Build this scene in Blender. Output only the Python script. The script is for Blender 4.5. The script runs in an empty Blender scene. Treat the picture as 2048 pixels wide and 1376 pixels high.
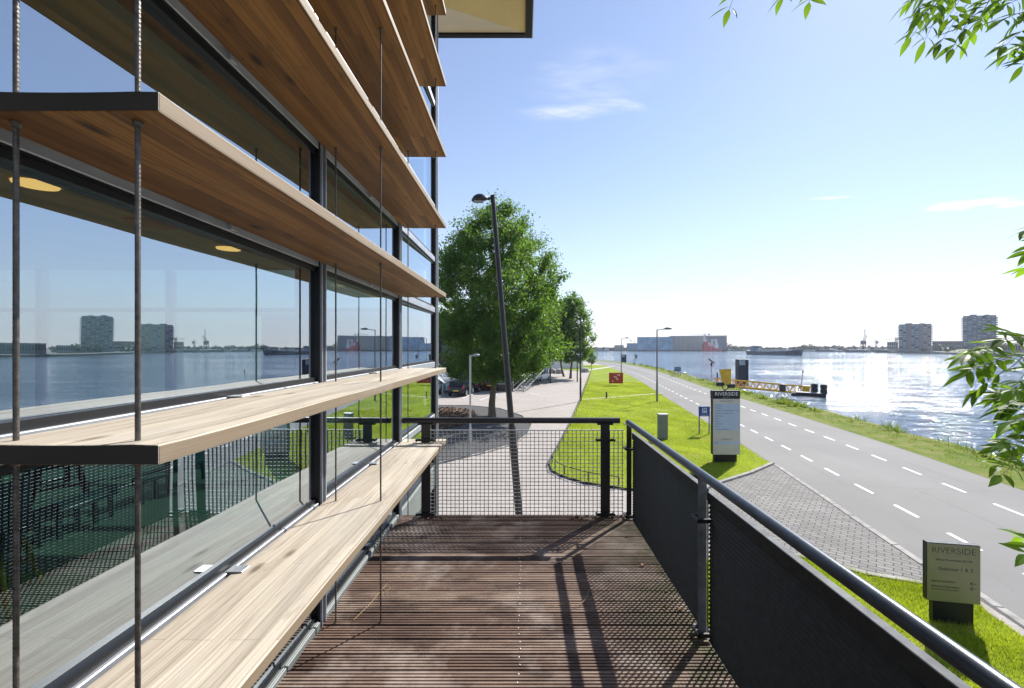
import bpy, bmesh, math, random
import numpy as np
from mathutils import Vector, Matrix
R = math.radians
scene = bpy.context.scene
COL = scene.collection
random.seed(7); rng = np.random.default_rng(11)

# ------------------------------------------------------------------ camera, sky, sun, exposure
EYE = 4.7            # eye above the ground
DECK = 2.98          # deck top
WATER = -1.5
F = 910.0; CX = 1045.0; HY = 694.0
cam = bpy.data.cameras.new('camera'); co = bpy.data.objects.new('camera', cam); COL.objects.link(co)
co.location = (0, 0, EYE); co.rotation_euler = (R(90), 0, 0)
cam.sensor_width = 36; cam.lens = 16.0; cam.shift_x = -0.01025; cam.shift_y = 0.00293
cam.clip_start = 0.05; cam.clip_end = 9000
scene.camera = co
SUN_AZ = R(40); SUN_EL = R(39)
W = bpy.data.worlds.new('World'); scene.world = W; W.use_nodes = True
wn = W.node_tree.nodes; wl = W.node_tree.links
bg = wn['Background']
sky = wn.new('ShaderNodeTexSky'); sky.sky_type = 'NISHITA'; sky.sun_disc = False
sky.sun_elevation = SUN_EL; sky.sun_rotation = SUN_AZ; sky.altitude = 0
sky.air_density = 1.0; sky.dust_density = 0.12; sky.ozone_density = 3.5
bg.inputs['Strength'].default_value = 0.092
# thin cirrus on a high plane (direction / height)
def cloud_nodes():
    N = lambda t, **k: (lambda n: ([setattr(n, a, b) for a, b in k.items()], n)[1])(wn.new(t))
    tc = N('ShaderNodeTexCoord'); sep = N('ShaderNodeSeparateXYZ'); wl.new(tc.outputs['Generated'], sep.inputs[0])
    mz = N('ShaderNodeMath', operation='MAXIMUM'); wl.new(sep.outputs['Z'], mz.inputs[0]); mz.inputs[1].default_value = .03
    dx = N('ShaderNodeMath', operation='DIVIDE'); wl.new(sep.outputs['X'], dx.inputs[0]); wl.new(mz.outputs[0], dx.inputs[1])
    dy = N('ShaderNodeMath', operation='DIVIDE'); wl.new(sep.outputs['Y'], dy.inputs[0]); wl.new(mz.outputs[0], dy.inputs[1])
    cmb = N('ShaderNodeCombineXYZ'); wl.new(dx.outputs[0], cmb.inputs[0]); wl.new(dy.outputs[0], cmb.inputs[1])
    tot = None
    for (cx, cy, rx, ry, rot, amp, sc, st) in [(.20, 1.93, .25, .085, .12, .8, 6, 3.0), (.42, 1.88, .17, .05, -.45, .8, 7, 3.0), (.25, 1.72, .3, .22, .4, .38, 5, 2.5),
                                           (3.22, 3.2, .34, .17, .1, 4.5, 3.0, 1.6), (2.07, 3.05, .2, .05, .1, 1.5, 4, 2.5), (3.1, 2.6, .5, .06, .35, .35, 3, 3)]:
        mp = N('ShaderNodeMapping'); mp.vector_type = 'TEXTURE'
        mp.inputs['Location'].default_value = (cx, cy, 0); mp.inputs['Rotation'].default_value = (0, 0, -rot); mp.inputs['Scale'].default_value = (rx, ry, 1)
        wl.new(cmb.outputs[0], mp.inputs[0])
        nz0 = N('ShaderNodeTexNoise'); nz0.inputs['Scale'].default_value = sc * .6; nz0.inputs['Detail'].default_value = 4
        wl.new(cmb.outputs[0], nz0.inputs['Vector'])
        sub = N('ShaderNodeVectorMath', operation='SUBTRACT'); wl.new(nz0.outputs['Color'], sub.inputs[0]); sub.inputs[1].default_value = (.5, .5, .5)
        scl = N('ShaderNodeVectorMath', operation='SCALE'); wl.new(sub.outputs[0], scl.inputs[0]); scl.inputs['Scale'].default_value = 1.6
        add = N('ShaderNodeVectorMath', operation='ADD'); wl.new(mp.outputs[0], add.inputs[0]); wl.new(scl.outputs[0], add.inputs[1])
        ln = N('ShaderNodeVectorMath', operation='LENGTH'); wl.new(add.outputs[0], ln.inputs[0])
        mr = N('ShaderNodeMapRange', interpolation_type='SMOOTHSTEP'); mr.inputs['From Min'].default_value = 1.1; mr.inputs['From Max'].default_value = .1
        wl.new(ln.outputs['Value'], mr.inputs['Value'])
        nz = N('ShaderNodeTexNoise'); nz.inputs['Scale'].default_value = sc; nz.inputs['Detail'].default_value = 7; nz.inputs['Roughness'].default_value = .62
        mp2 = N('ShaderNodeMapping'); mp2.inputs['Rotation'].default_value = (0, 0, rot); mp2.inputs['Scale'].default_value = (1, st, 1)
        wl.new(cmb.outputs[0], mp2.inputs[0]); wl.new(mp2.outputs[0], nz.inputs['Vector'])
        r2 = N('ShaderNodeMapRange'); r2.inputs['From Min'].default_value = .35; r2.inputs['From Max'].default_value = .75
        wl.new(nz.outputs['Fac'], r2.inputs['Value'])
        m = N('ShaderNodeMath', operation='MULTIPLY'); wl.new(mr.outputs[0], m.inputs[0]); wl.new(r2.outputs[0], m.inputs[1])
        m2 = N('ShaderNodeMath', operation='MULTIPLY'); wl.new(m.outputs[0], m2.inputs[0]); m2.inputs[1].default_value = amp
        if tot is None: tot = m2
        else:
            a = N('ShaderNodeMath', operation='ADD'); wl.new(tot.outputs[0], a.inputs[0]); wl.new(m2.outputs[0], a.inputs[1]); tot = a
    cl = N('ShaderNodeMath', operation='MINIMUM'); wl.new(tot.outputs[0], cl.inputs[0]); cl.inputs[1].default_value = .85
    mx = wn.new('ShaderNodeMix'); mx.data_type = 'RGBA'
    iv = N('ShaderNodeMath', operation='SUBTRACT'); iv.inputs[0].default_value = 1.0; wl.new(mz.outputs[0], iv.inputs[1])
    pw = N('ShaderNodeMath', operation='POWER'); wl.new(iv.outputs[0], pw.inputs[0]); pw.inputs[1].default_value = 5.5
    ma = N('ShaderNodeMath', operation='MULTIPLY_ADD'); wl.new(pw.outputs[0], ma.inputs[0]); ma.inputs[1].default_value = .72; ma.inputs[2].default_value = .13
    hz = wn.new('ShaderNodeMix'); hz.data_type = 'RGBA'; tn = wn.new('ShaderNodeMix'); tn.data_type = 'RGBA'; tn.blend_type = 'MULTIPLY'; tn.inputs['Factor'].default_value = 1.0; wl.new(sky.outputs[0], tn.inputs[6]); tn.inputs[7].default_value = (1.04, .985, 1.0, 1)
    wl.new(ma.outputs[0], hz.inputs['Factor']); wl.new(tn.outputs[2], hz.inputs[6]); hz.inputs[7].default_value = (5.2, 5.35, 5.9, 1)
    wl.new(cl.outputs[0], mx.inputs['Factor']); wl.new(hz.outputs[2], mx.inputs[6]); mx.inputs[7].default_value = (6.0, 6.2, 6.4, 1)
    wl.new(mx.outputs[2], bg.inputs['Color'])
cloud_nodes()
sl = bpy.data.lights.new('sun', 'SUN'); sl.energy = 4.5; sl.angle = R(0.5); sl.color = (1.0, .955, .88)
so = bpy.data.objects.new('sun', sl); COL.objects.link(so)
SUN_DIR = Vector((math.sin(SUN_AZ) * math.cos(SUN_EL), math.cos(SUN_AZ) * math.cos(SUN_EL), math.sin(SUN_EL)))
so.location = SUN_DIR * 60; so.rotation_euler = SUN_DIR.to_track_quat('Z', 'Y').to_euler()
scene.view_settings.view_transform = 'Standard'; scene.view_settings.look = 'None'
scene.view_settings.exposure = 0.95; scene.view_settings.gamma = 1.0
scene.cycles.max_bounces = 10; scene.cycles.transparent_max_bounces = 24
scene.cycles.diffuse_bounces = 5; scene.cycles.glossy_bounces = 5
scene.cycles.sample_clamp_indirect = 6.0

# ------------------------------------------------------------------ helpers: picture ray -> place
def gp(px, py, z=0.0):
    d = F * (EYE - z) / (py - HY); return Vector(((px - CX) * d / F, d, z))
def at(px, py, d): return Vector(((px - CX) * d / F, d, EYE + (HY - py) * d / F))

# ------------------------------------------------------------------ materials
def newmat(name):
    m = bpy.data.materials.new(name); m.use_nodes = True
    nt = m.node_tree; return m, nt, nt.nodes['Principled BSDF']
def nd(nt, t, **k):
    n = nt.nodes.new(t)
    for a, b in k.items(): setattr(n, a, b)
    return n
def ramp(nt, src, stops):
    r = nd(nt, 'ShaderNodeValToRGB'); e = r.color_ramp.elements
    while len(e) < len(stops): e.new(.5)
    for i, (p, c) in enumerate(stops): e[i].position = p; e[i].color = (*c, 1)
    nt.links.new(src, r.inputs[0]); return r.outputs[0]
def noise(nt, scale, detail=4, rough=.55, mscale=None, rot=None, coord='Object', dist=0):
    tc = nd(nt, 'ShaderNodeTexCoord'); n = nd(nt, 'ShaderNodeTexNoise')
    n.inputs['Scale'].default_value = scale; n.inputs['Detail'].default_value = detail; n.inputs['Roughness'].default_value = rough; n.inputs['Distortion'].default_value = dist
    src = tc.outputs[coord]
    if mscale or rot:
        mp = nd(nt, 'ShaderNodeMapping')
        if mscale: mp.inputs['Scale'].default_value = mscale
        if rot: mp.inputs['Rotation'].default_value = rot
        nt.links.new(src, mp.inputs[0]); src = mp.outputs[0]
    nt.links.new(src, n.inputs['Vector']); return n.outputs['Fac']
def mixc(nt, fac, a, b, mode='MIX'):
    m = nd(nt, 'ShaderNodeMix'); m.data_type = 'RGBA'; m.blend_type = mode
    if isinstance(fac, (int, float)): m.inputs['Factor'].default_value = fac
    else: nt.links.new(fac, m.inputs['Factor'])
    for v, i in ((a, 6), (b, 7)):
        if isinstance(v, tuple): m.inputs[i].default_value = (*v, 1)
        else: nt.links.new(v, m.inputs[i])
    return m.outputs[2]
def mrange(nt, src, a, b, c=0., d=1.):
    m = nd(nt, 'ShaderNodeMapRange'); nt.links.new(src, m.inputs[0])
    for i, v in enumerate((a, b, c, d)): m.inputs[i + 1].default_value = v
    return m.outputs[0]
def bump(nt, b, src, strength=.3, dist=.01, prev=None):
    bn = nd(nt, 'ShaderNodeBump'); bn.inputs['Strength'].default_value = strength; bn.inputs['Distance'].default_value = dist
    nt.links.new(src, bn.inputs['Height'])
    if prev is not None: nt.links.new(prev, bn.inputs['Normal'])
    nt.links.new(bn.outputs[0], b.inputs['Normal']); return bn.outputs[0]

def flat(name, c, rough=.6, metal=0., var=.18, scale=3., spec=None, bmp=0):
    m, nt, b = newmat(name)
    f = noise(nt, scale, 5)
    lo = tuple(max(0, v * (1 - var)) for v in c); hi = tuple(min(1, v * (1 + var)) for v in c)
    nt.links.new(ramp(nt, f, [(.3, lo), (.7, hi)]), b.inputs['Base Color'])
    b.inputs['Roughness'].default_value = rough; b.inputs['Metallic'].default_value = metal
    if spec is not None: b.inputs['Specular IOR Level'].default_value = spec
    if bmp: bump(nt, b, noise(nt, scale * 12, 4), bmp, .004)
    return m

def wood(name, c1, c2, dark, strip=.052, length=1.4, grain=.5, knots=.5, rough=.7, blotch=.55, grey=0.):
    m, nt, b = newmat(name); L = nt.links
    tc = nd(nt, 'ShaderNodeTexCoord'); mp = nd(nt, 'ShaderNodeMapping'); mp.inputs['Rotation'].default_value = (0, 0, R(90))
    L.new(tc.outputs['Object'], mp.inputs[0])
    br = nd(nt, 'ShaderNodeTexBrick'); br.offset = .37; br.offset_frequency = 3
    br.inputs['Color1'].default_value = (*c1, 1); br.inputs['Color2'].default_value = (*c2, 1); br.inputs['Mortar'].default_value = (*dark, 1)
    br.inputs['Scale'].default_value = 1; br.inputs['Mortar Size'].default_value = .0008; br.inputs['Brick Width'].default_value = length; br.inputs['Row Height'].default_value = strip
    L.new(mp.outputs[0], br.inputs['Vector'])
    g = noise(nt, 1., 7, .65, mscale=(70, 1.6, 70), dist=.6)
    c = mixc(nt, mrange(nt, g, .45, .78, 0, grain), br.outputs['Color'], dark)
    g2 = noise(nt, 1., 3, .5, mscale=(9, .5, 9))
    c = mixc(nt, mrange(nt, g2, .35, .75, .0, blotch), c, tuple(v * .55 for v in c2))
    g3 = noise(nt, 1., 5, .65, mscale=(14, 3.2, 14), dist=1.2)
    c = mixc(nt, mrange(nt, g3, .56, .72, 0, blotch * .8), c, dark)
    g4 = noise(nt, 1., 4, .6, mscale=(3, 1.1, 3))
    c = mixc(nt, mrange(nt, g4, .5, .75, 0, grey), c, (.42, .40, .37))
    g5 = noise(nt, 1., 3, .5, mscale=(120, 2.2, 120))
    c = mixc(nt, mrange(nt, g5, .68, .74, 0, .75), c, tuple(v * .6 for v in dark))
    vo = nd(nt, 'ShaderNodeTexVoronoi'); vo.inputs['Scale'].default_value = 1.; vo.inputs['Randomness'].default_value = 1
    mp2 = nd(nt, 'ShaderNodeMapping'); mp2.inputs['Scale'].default_value = (7, 2.6, .01); L.new(tc.outputs['Object'], mp2.inputs[0]); L.new(mp2.outputs[0], vo.inputs['Vector'])
    kn = mrange(nt, vo.outputs['Distance'], .06, .17, knots, 0)
    c = mixc(nt, kn, c, tuple(v * .7 for v in dark))
    L.new(c, b.inputs['Base Color']); b.inputs['Roughness'].default_value = rough; b.inputs['Specular IOR Level'].default_value = .3
    bump(nt, b, g, .35, .004); return m

M = {}
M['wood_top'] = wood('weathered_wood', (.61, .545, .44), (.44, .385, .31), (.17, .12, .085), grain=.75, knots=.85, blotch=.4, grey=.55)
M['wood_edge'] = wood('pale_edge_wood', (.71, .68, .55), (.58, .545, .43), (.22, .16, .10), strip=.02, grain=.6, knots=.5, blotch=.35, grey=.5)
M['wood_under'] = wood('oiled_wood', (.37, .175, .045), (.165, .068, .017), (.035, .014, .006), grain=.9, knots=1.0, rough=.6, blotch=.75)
M['wood_end_shade'] = flat('shaded_end_wood', (.035, .028, .02), .95)  # near board ends: their shade is put into this near-black colour
M['black_metal'] = flat('black_metal', (.018, .019, .021), .42, .0, .25, 6)
M['rail_metal'] = flat('rail_metal', (.045, .055, .07), .33, .55, .3, 14, bmp=.12)
M['dark_panel'] = flat('dark_panel', (.011, .014, .015), .7, 0, .5, 30)
M['alu'] = flat('aluminium', (.36, .38, .42), .48, .6, .12, 9)
M['galv'] = flat('galvanised_steel', (.42, .44, .46), .45, .6, .25, 20)
M['wire'] = flat('wire_steel', (.20, .20, .20), .5, .4, .3, 20)
M['cable'] = flat('cable_steel', (.12, .105, .09), .45, .6, .4, 60)
M['frame_dark'] = flat('frame_dark', (.007, .008, .010), .42, .0, .2, 5, spec=.35)
M['soffit_gold'] = flat('soffit_gold', (.62, .44, .20), .55, .25, .1, 1.3)
M['soffit_grey'] = flat('soffit_pale', (.62, .50, .34), .55, .2, .1, 1.3)
M['concrete'] = flat('concrete', (.42, .40, .37), .85, 0, .2, 2.5, bmp=.2)
M['kerb'] = flat('kerb_stone', (.33, .315, .295), .9, 0, .3, 3, spec=.2, bmp=.3)
M['white_paint'] = flat('white_paint', (.80, .80, .78), .6, 0, .08, 3)
def roadpaint():
    m, nt, b = newmat('road_paint'); w = noise(nt, 16, 6, .75); w2 = noise(nt, .8, 3, .5)
    c = mixc(nt, mrange(nt, w, .52, .66, 0, .75), (.78, .78, .76), (.22, .22, .215)); c = mixc(nt, mrange(nt, w2, .4, .7, 0, .35), c, (.40, .40, .39))
    nt.links.new(c, b.inputs['Base Color']); b.inputs['Roughness'].default_value = .7; return m
M['road_paint'] = roadpaint()
M['blue_sign'] = flat('blue_sign', (.012, .05, .30), .4, 0, .08)
M['lightblue_sign'] = flat('pale_blue_sign', (.03, .14, .28), .4, 0, .08)
M['red_sign'] = flat('red_sign', (.42, .025, .012), .45, 0, .08)
M['beige_sign'] = flat('beige_sign', (.52, .50, .44), .4, .25, .06)
M['champagne'] = flat('champagne_metal', (.27, .265, .16), .35, .5, .06)
M['pale_blue_panel'] = flat('directory_panel', (.42, .52, .66), .35, 0, .05)
M['text_dark'] = flat('text_dark', (.03, .03, .035), .5, 0, .02)
M['text_white'] = flat('text_white', (.85, .85, .85), .5, 0, .02)
M['yellow'] = flat('yellow_steel', (.74, .45, .02), .45, .0, .2, 1.5)
M['rubber'] = flat('rubber', (.015, .015, .018), .7)
M['pile_blue'] = flat('pile_steel', (.025, .035, .055), .5, .3, .3)
M['pile_grey'] = flat('pile_cap', (.35, .38, .42), .5, .2, .2)
M['cabinet'] = flat('cabinet_grey', (.16, .18, .18), .5, .1, .15)
M['car_white'] = flat('car_white', (.72, .74, .78), .25, 0, .03)
M['car_dark'] = flat('car_dark', (.01, .012, .02), .18, .2, .05)
M['car_red'] = flat('car_red', (.10, .008, .01), .25, 0, .05)
M['car_green'] = flat('car_green', (.03, .42, .20), .3, 0, .05)
M['car_glass'] = flat('car_glass', (.01, .014, .018), .06, 0, .02)
M['tail_red'] = flat('tail_red', (.35, .01, .01), .25)
M['plate'] = flat('number_plate', (.7, .55, .08), .5)
M['brick_dark'] = flat('dark_brick', (.07, .05, .045), .8, 0, .3, 6)
M['teal_glass'] = flat('teal_glass', (.035, .095, .105), .15, 0, .4, .6)
M['zinc'] = flat('zinc', (.24, .27, .31), .4, .6, .15)
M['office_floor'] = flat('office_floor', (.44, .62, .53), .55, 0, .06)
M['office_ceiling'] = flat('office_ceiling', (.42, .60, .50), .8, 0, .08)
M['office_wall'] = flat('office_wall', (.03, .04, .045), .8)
M['chair_teal'] = flat('chair_teal', (.03, .17, .20), .6)
M['chair_yellow'] = flat('chair_leg', (.62, .42, .05), .4)
M['radiator'] = flat('radiator', (.05, .17, .20), .45)
M['table_top'] = flat('table_top', (.55, .58, .58), .3)
M['facade_apt_a'] = flat('tower_cladding', (.17, .18, .21), .8, 0, .12, .08)
M['facade_apt_b'] = flat('tower_cladding_brown', (.27, .22, .21), .8, 0, .12, .08)
M['facade_apt_c'] = flat('tower_cladding_slate', (.12, .15, .18), .8, 0, .12, .08)
M['facade_blue'] = flat('tower_cladding_blue', (.10, .17, .27), .7, 0, .12, .08)
M['apt_glass'] = flat('tower_window', (.33, .37, .41), .2, 0, .35, .15)
M['apt_glass_dark'] = flat('tower_window_dark', (.03, .04, .05), .2, 0, .3, .15)
M['hall_grey'] = flat('hall_cladding', (.33, .32, .30), .75, 0, .08, .06)
M['hall_dark'] = flat('hall_door', (.14, .17, .21), .7, 0, .08, .06)
M['hall_blue'] = flat('blue_glass_cladding', (.12, .28, .44), .25, 0, .45, .12)
M['roof_far'] = flat('far_roof', (.26, .26, .27), .8, 0, .2, .05)
M['ship_red'] = flat('ship_red', (.42, .05, .06), .5, 0, .12, .15)
M['ship_white'] = flat('ship_white', (.70, .70, .70), .5, 0, .08, .15)
M['hull_dark'] = flat('hull_dark', (.035, .055, .085), .5, 0, .2, .3)
M['hull_blue'] = flat('hull_trim', (.10, .20, .32), .5, 0, .15, .3)
M['deck_steel'] = flat('deck_steel', (.22, .25, .28), .6, 0, .3, .5)
M['crane_grey'] = flat('crane_paint', (.30, .33, .37), .6, 0, .1)
M['crane_yellow'] = flat('crane_yellow', (.55, .45, .2), .6, 0, .1)
M['buoy_green'] = flat('buoy_green', (.02, .14, .08), .5)
M['barrel_blue'] = flat('barrel_blue', (.02, .10, .42), .45)
M['stone_dome'] = flat('stone_dome', (.36, .35, .32), .9, 0, .2, 5, bmp=.3)
M['timber_panel'] = flat('timber_panel', (.50, .30, .18), .7, 0, .2, 3)
M['bark'] = flat('bark', (.13, .10, .07), .95, 0, .4, 9, bmp=.6)
M['soil'] = flat('soil', (.20, .15, .10), .95, 0, .35, 3, bmp=.4)

def leafmat(name, c, t, amt=.5, spec=.25, straw=None):
    m = bpy.data.materials.new(name); m.use_nodes = True; nt = m.node_tree; L = nt.links
    b = nt.nodes['Principled BSDF']; out = nt.nodes['Material Output']
    at_ = nd(nt, 'ShaderNodeAttribute'); at_.attribute_name = 'tint'
    dark = tuple(v * .55 for v in c); lite = tuple(min(1, v * 1.5) for v in c)
    col = ramp(nt, at_.outputs['Fac'], [(0, dark), (.5, c), (.85, lite), (1, straw or lite)])
    L.new(col, b.inputs['Base Color']); b.inputs['Roughness'].default_value = .45; b.inputs['Specular IOR Level'].default_value = spec
    tr = nd(nt, 'ShaderNodeBsdfTranslucent')
    tcol = ramp(nt, at_.outputs['Fac'], [(0, tuple(v * .55 for v in t)), (.5, t), (1, tuple(min(1, v * 1.35) for v in t))])
    L.new(tcol, tr.inputs['Color'])
    mx = nd(nt, 'ShaderNodeMixShader'); mx.inputs[0].default_value = amt
    L.new(b.outputs[0], mx.inputs[1]); L.new(tr.outputs[0], mx.inputs[2]); L.new(mx.outputs[0], out.inputs['Surface'])
    return m
M['leaf_tree'] = leafmat('tree_leaf', (.05, .115, .032), (.20, .36, .035), .46)
M['leaf_ash'] = leafmat('ash_leaf', (.045, .105, .018), (.22, .38, .02), .5, .08)
M['leaf_far'] = leafmat('far_leaf', (.028, .05, .04), (.03, .055, .03), .2)
M['blade'] = leafmat('grass_blade', (.21, .29, .014), (.42, .50, .02), .5, .15, (.46, .40, .17))
M['weed'] = leafmat('weed_leaf', (.12, .19, .03), (.26, .34, .04), .45, .15, (.40, .33, .16))
M['flower'] = flat('buttercup', (.80, .62, .02), .6)

def lawn_mat():
    m, nt, b = newmat('lawn'); L = nt.links
    c = ramp(nt, noise(nt, .35, 6, .6), [(.3, (.17, .245, .012)), (.52, (.25, .325, .014)), (.72, (.34, .37, .025))])
    fine = noise(nt, 14, 5, .7)
    c = mixc(nt, mrange(nt, fine, .35, .65, .55, 0), c, (.09, .15, .012))
    dry = mrange(nt, noise(nt, .55, 6, .65), .52, .68, 0, .7)
    c = mixc(nt, dry, c, (.36, .33, .10))
    L.new(c, b.inputs['Base Color']); b.inputs['Roughness'].default_value = .9; b.inputs['Specular IOR Level'].default_value = .1
    bump(nt, b, fine, .8, .05); return m
M['lawn'] = lawn_mat()
def verge_mat():
    m, nt, b = newmat('verge'); L = nt.links
    c = ramp(nt, noise(nt, .7, 6, .65), [(.3, (.10, .16, .02)), (.5, (.17, .215, .03)), (.63, (.25, .235, .08)), (.76, (.34, .28, .17))])
    fine = noise(nt, 9, 5, .7)
    c = mixc(nt, mrange(nt, fine, .3, .65, .5, 0), c, (.09, .11, .03))
    L.new(c, b.inputs['Base Color']); b.inputs['Roughness'].default_value = .95; b.inputs['Specular IOR Level'].default_value = .1
    bump(nt, b, fine, .8, .08); return m
M['verge'] = verge_mat()
def asphalt_mat():
    m, nt, b = newmat('asphalt'); L = nt.links
    f = noise(nt, 55, 6, .8); big = noise(nt, .25, 4, .55)
    c = ramp(nt, f, [(.3, (.12, .118, .115)), (.5, (.185, .182, .178)), (.7, (.27, .265, .255))])
    c = mixc(nt, mrange(nt, big, .35, .7, 0, .35), c, (.27, .265, .26))
    st = mrange(nt, noise(nt, .18, 3, .5, mscale=(1.3, .10, 1)), .48, .72, 0, .42)
    c = mixc(nt, st, c, (.12, .12, .125))
    cr = nd(nt, 'ShaderNodeTexVoronoi'); cr.feature = 'DISTANCE_TO_EDGE'; cr.inputs['Scale'].default_value = .16
    tc = nd(nt, 'ShaderNodeTexCoord'); wn_ = nd(nt, 'ShaderNodeTexNoise'); wn_.inputs['Scale'].default_value = 1.2; wn_.inputs['Detail'].default_value = 6
    L.new(tc.outputs['Object'], wn_.inputs['Vector'])
    ad = nd(nt, 'ShaderNodeMix'); ad.data_type = 'RGBA'; ad.inputs['Factor'].default_value = .35; L.new(tc.outputs['Object'], ad.inputs[6]); L.new(wn_.outputs['Color'], ad.inputs[7])
    L.new(ad.outputs[2], cr.inputs['Vector'])
    c = mixc(nt, mrange(nt, cr.outputs['Distance'], 0, .003, .15, 0), c, (.07, .07, .07))
    pt = nd(nt, 'ShaderNodeTexBrick'); pt.inputs['Scale'].default_value = 1; pt.inputs['Brick Width'].default_value = 4.2; pt.inputs['Row Height'].default_value = 17.0; pt.inputs['Mortar Size'].default_value = .025
    for k_, v_ in (('Color1', (0, 0, 0)), ('Color2', (.12, .12, .12)), ('Mortar', (1, 1, 1))): pt.inputs[k_].default_value = (*v_, 1)
    mpp = nd(nt, 'ShaderNodeMapping'); mpp.inputs['Rotation'].default_value = (0, 0, R(9)); L.new(tc.outputs['Object'], mpp.inputs[0]); L.new(mpp.outputs[0], pt.inputs['Vector'])
    sm = nd(nt, 'ShaderNodeMath', operation='MULTIPLY'); L.new(pt.outputs['Color'], sm.inputs[0]); sm.inputs[1].default_value = .35
    c = mixc(nt, sm.outputs[0], c, (.10, .10, .10))
    c = mixc(nt, mrange(nt, noise(nt, 2.2, 5, .7), .66, .74, 0, .3), c, (.10, .098, .095))
    L.new(c, b.inputs['Base Color']); b.inputs['Roughness'].default_value = .85; b.inputs['Specular IOR Level'].default_value = .25
    bump(nt, b, f, .5, .01); return m
M['asphalt'] = asphalt_mat()
def paver_mat(name, c1, c2, mortar, bw, rh, rot, ms=.012, dirt=.3):
    m, nt, b = newmat(name); L = nt.links
    tc = nd(nt, 'ShaderNodeTexCoord'); mp = nd(nt, 'ShaderNodeMapping'); mp.inputs['Rotation'].default_value = (0, 0, rot); L.new(tc.outputs['Object'], mp.inputs[0])
    wob = nd(nt, 'ShaderNodeTexNoise'); wob.inputs['Scale'].default_value = .9; L.new(mp.outputs[0], wob.inputs['Vector'])
    br = nd(nt, 'ShaderNodeTexBrick')
    for k, v in (('Color1', c1), ('Color2', c2), ('Mortar', mortar)): br.inputs[k].default_value = (*v, 1)
    br.inputs['Scale'].default_value = 1; br.inputs['Mortar Size'].default_value = ms; br.inputs['Mortar Smooth'].default_value = .4; br.inputs['Brick Width'].default_value = bw; br.inputs['Row Height'].default_value = rh
    ad = nd(nt, 'ShaderNodeMix'); ad.data_type = 'RGBA'; ad.inputs['Factor'].default_value = .06; L.new(mp.outputs[0], ad.inputs[6]); L.new(wob.outputs['Color'], ad.inputs[7])
    L.new(ad.outputs[2], br.inputs['Vector'])
    c = mixc(nt, mrange(nt, noise(nt, .4, 5, .6), .4, .72, 0, dirt), br.outputs['Color'], tuple(v * .6 for v in c2))
    c = mixc(nt, mrange(nt, noise(nt, 30, 4, .7), .45, .7, 0, .3), c, tuple(v * .55 for v in c2))
    L.new(c, b.inputs['Base Color']); b.inputs['Roughness'].default_value = .88; b.inputs['Specular IOR Level'].default_value = .2
    bump(nt, b, br.outputs['Fac'], -.5, .01); return m
M['plaza'] = paver_mat('plaza_pavers', (.44, .40, .375), (.37, .335, .31), (.26, .235, .21), .21, .105, R(12), .006, .3)
M['drive'] = paver_mat('drive_pavers', (.285, .275, .26), (.205, .198, .188), (.06, .057, .053), .27, .14, R(38), .014, .35)
M['gravel'] = paver_mat('gravel', (.17, .17, .18), (.10, .10, .105), (.05, .05, .05), .05, .04, .4, .008, .3)
M['mulch'] = flat('mulch', (.12, .075, .045), .95, 0, .6, 5, bmp=.6)

def deck_mat():
    m, nt, b = newmat('deck_wood'); L = nt.links
    tc = nd(nt, 'ShaderNodeTexCoord'); sp = nd(nt, 'ShaderNodeSeparateXYZ'); L.new(tc.outputs['Object'], sp.inputs[0])
    at_ = nd(nt, 'ShaderNodeAttribute'); at_.attribute_name = 'tint'
    c = ramp(nt, at_.outputs['Fac'], [(0, (.12, .072, .050)), (.5, (.20, .132, .098)), (1, (.33, .245, .19))])
    g = noise(nt, 1., 6, .7, mscale=(2.5, 60, 60))
    c = mixc(nt, mrange(nt, g, .4, .7, 0, .75), c, (.07, .04, .032))
    blot = noise(nt, 2.3, 5, .6, mscale=(.8, 1.6, 1))
    c = mixc(nt, mrange(nt, blot, .47, .62, 0, .8), c, (.065, .04, .03))
    pale = mrange(nt, noise(nt, 1.6, 5, .65), .5, .66, 0, .75)
    c = mixc(nt, pale, c, (.42, .35, .30))
    # moss along the open edges
    my = mrange(nt, sp.outputs['Y'], 3.2, 4.7, 0, 1); mx_ = mrange(nt, sp.outputs['X'], .55, 1.05, 0, .9)
    mm = nd(nt, 'ShaderNodeMath', operation='MAXIMUM'); L.new(my, mm.inputs[0]); L.new(mx_, mm.inputs[1])
    mo = nd(nt, 'ShaderNodeMath', operation='MULTIPLY'); L.new(mm.outputs[0], mo.inputs[0]); L.new(mrange(nt, noise(nt, 4.5, 6, .7), .38, .62, 0, 1), mo.inputs[1])
    c = mixc(nt, mo.outputs[0], c, (.055, .062, .014))
    lich = mrange(nt, noise(nt, 13, 5, .6), .68, .72, 0, .8)
    lm = nd(nt, 'ShaderNodeMath', operation='MULTIPLY'); L.new(lich, lm.inputs[0]); L.new(mrange(nt, sp.outputs['X'], .2, .7, 0, 1), lm.inputs[1])
    c = mixc(nt, lm.outputs[0], c, (.45, .45, .38))
    L.new(c, b.inputs['Base Color']); b.inputs['Roughness'].default_value = .72; b.inputs['Specular IOR Level'].default_value = .3
    bump(nt, b, g, .4, .003); return m
M['deck'] = deck_mat()

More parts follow.
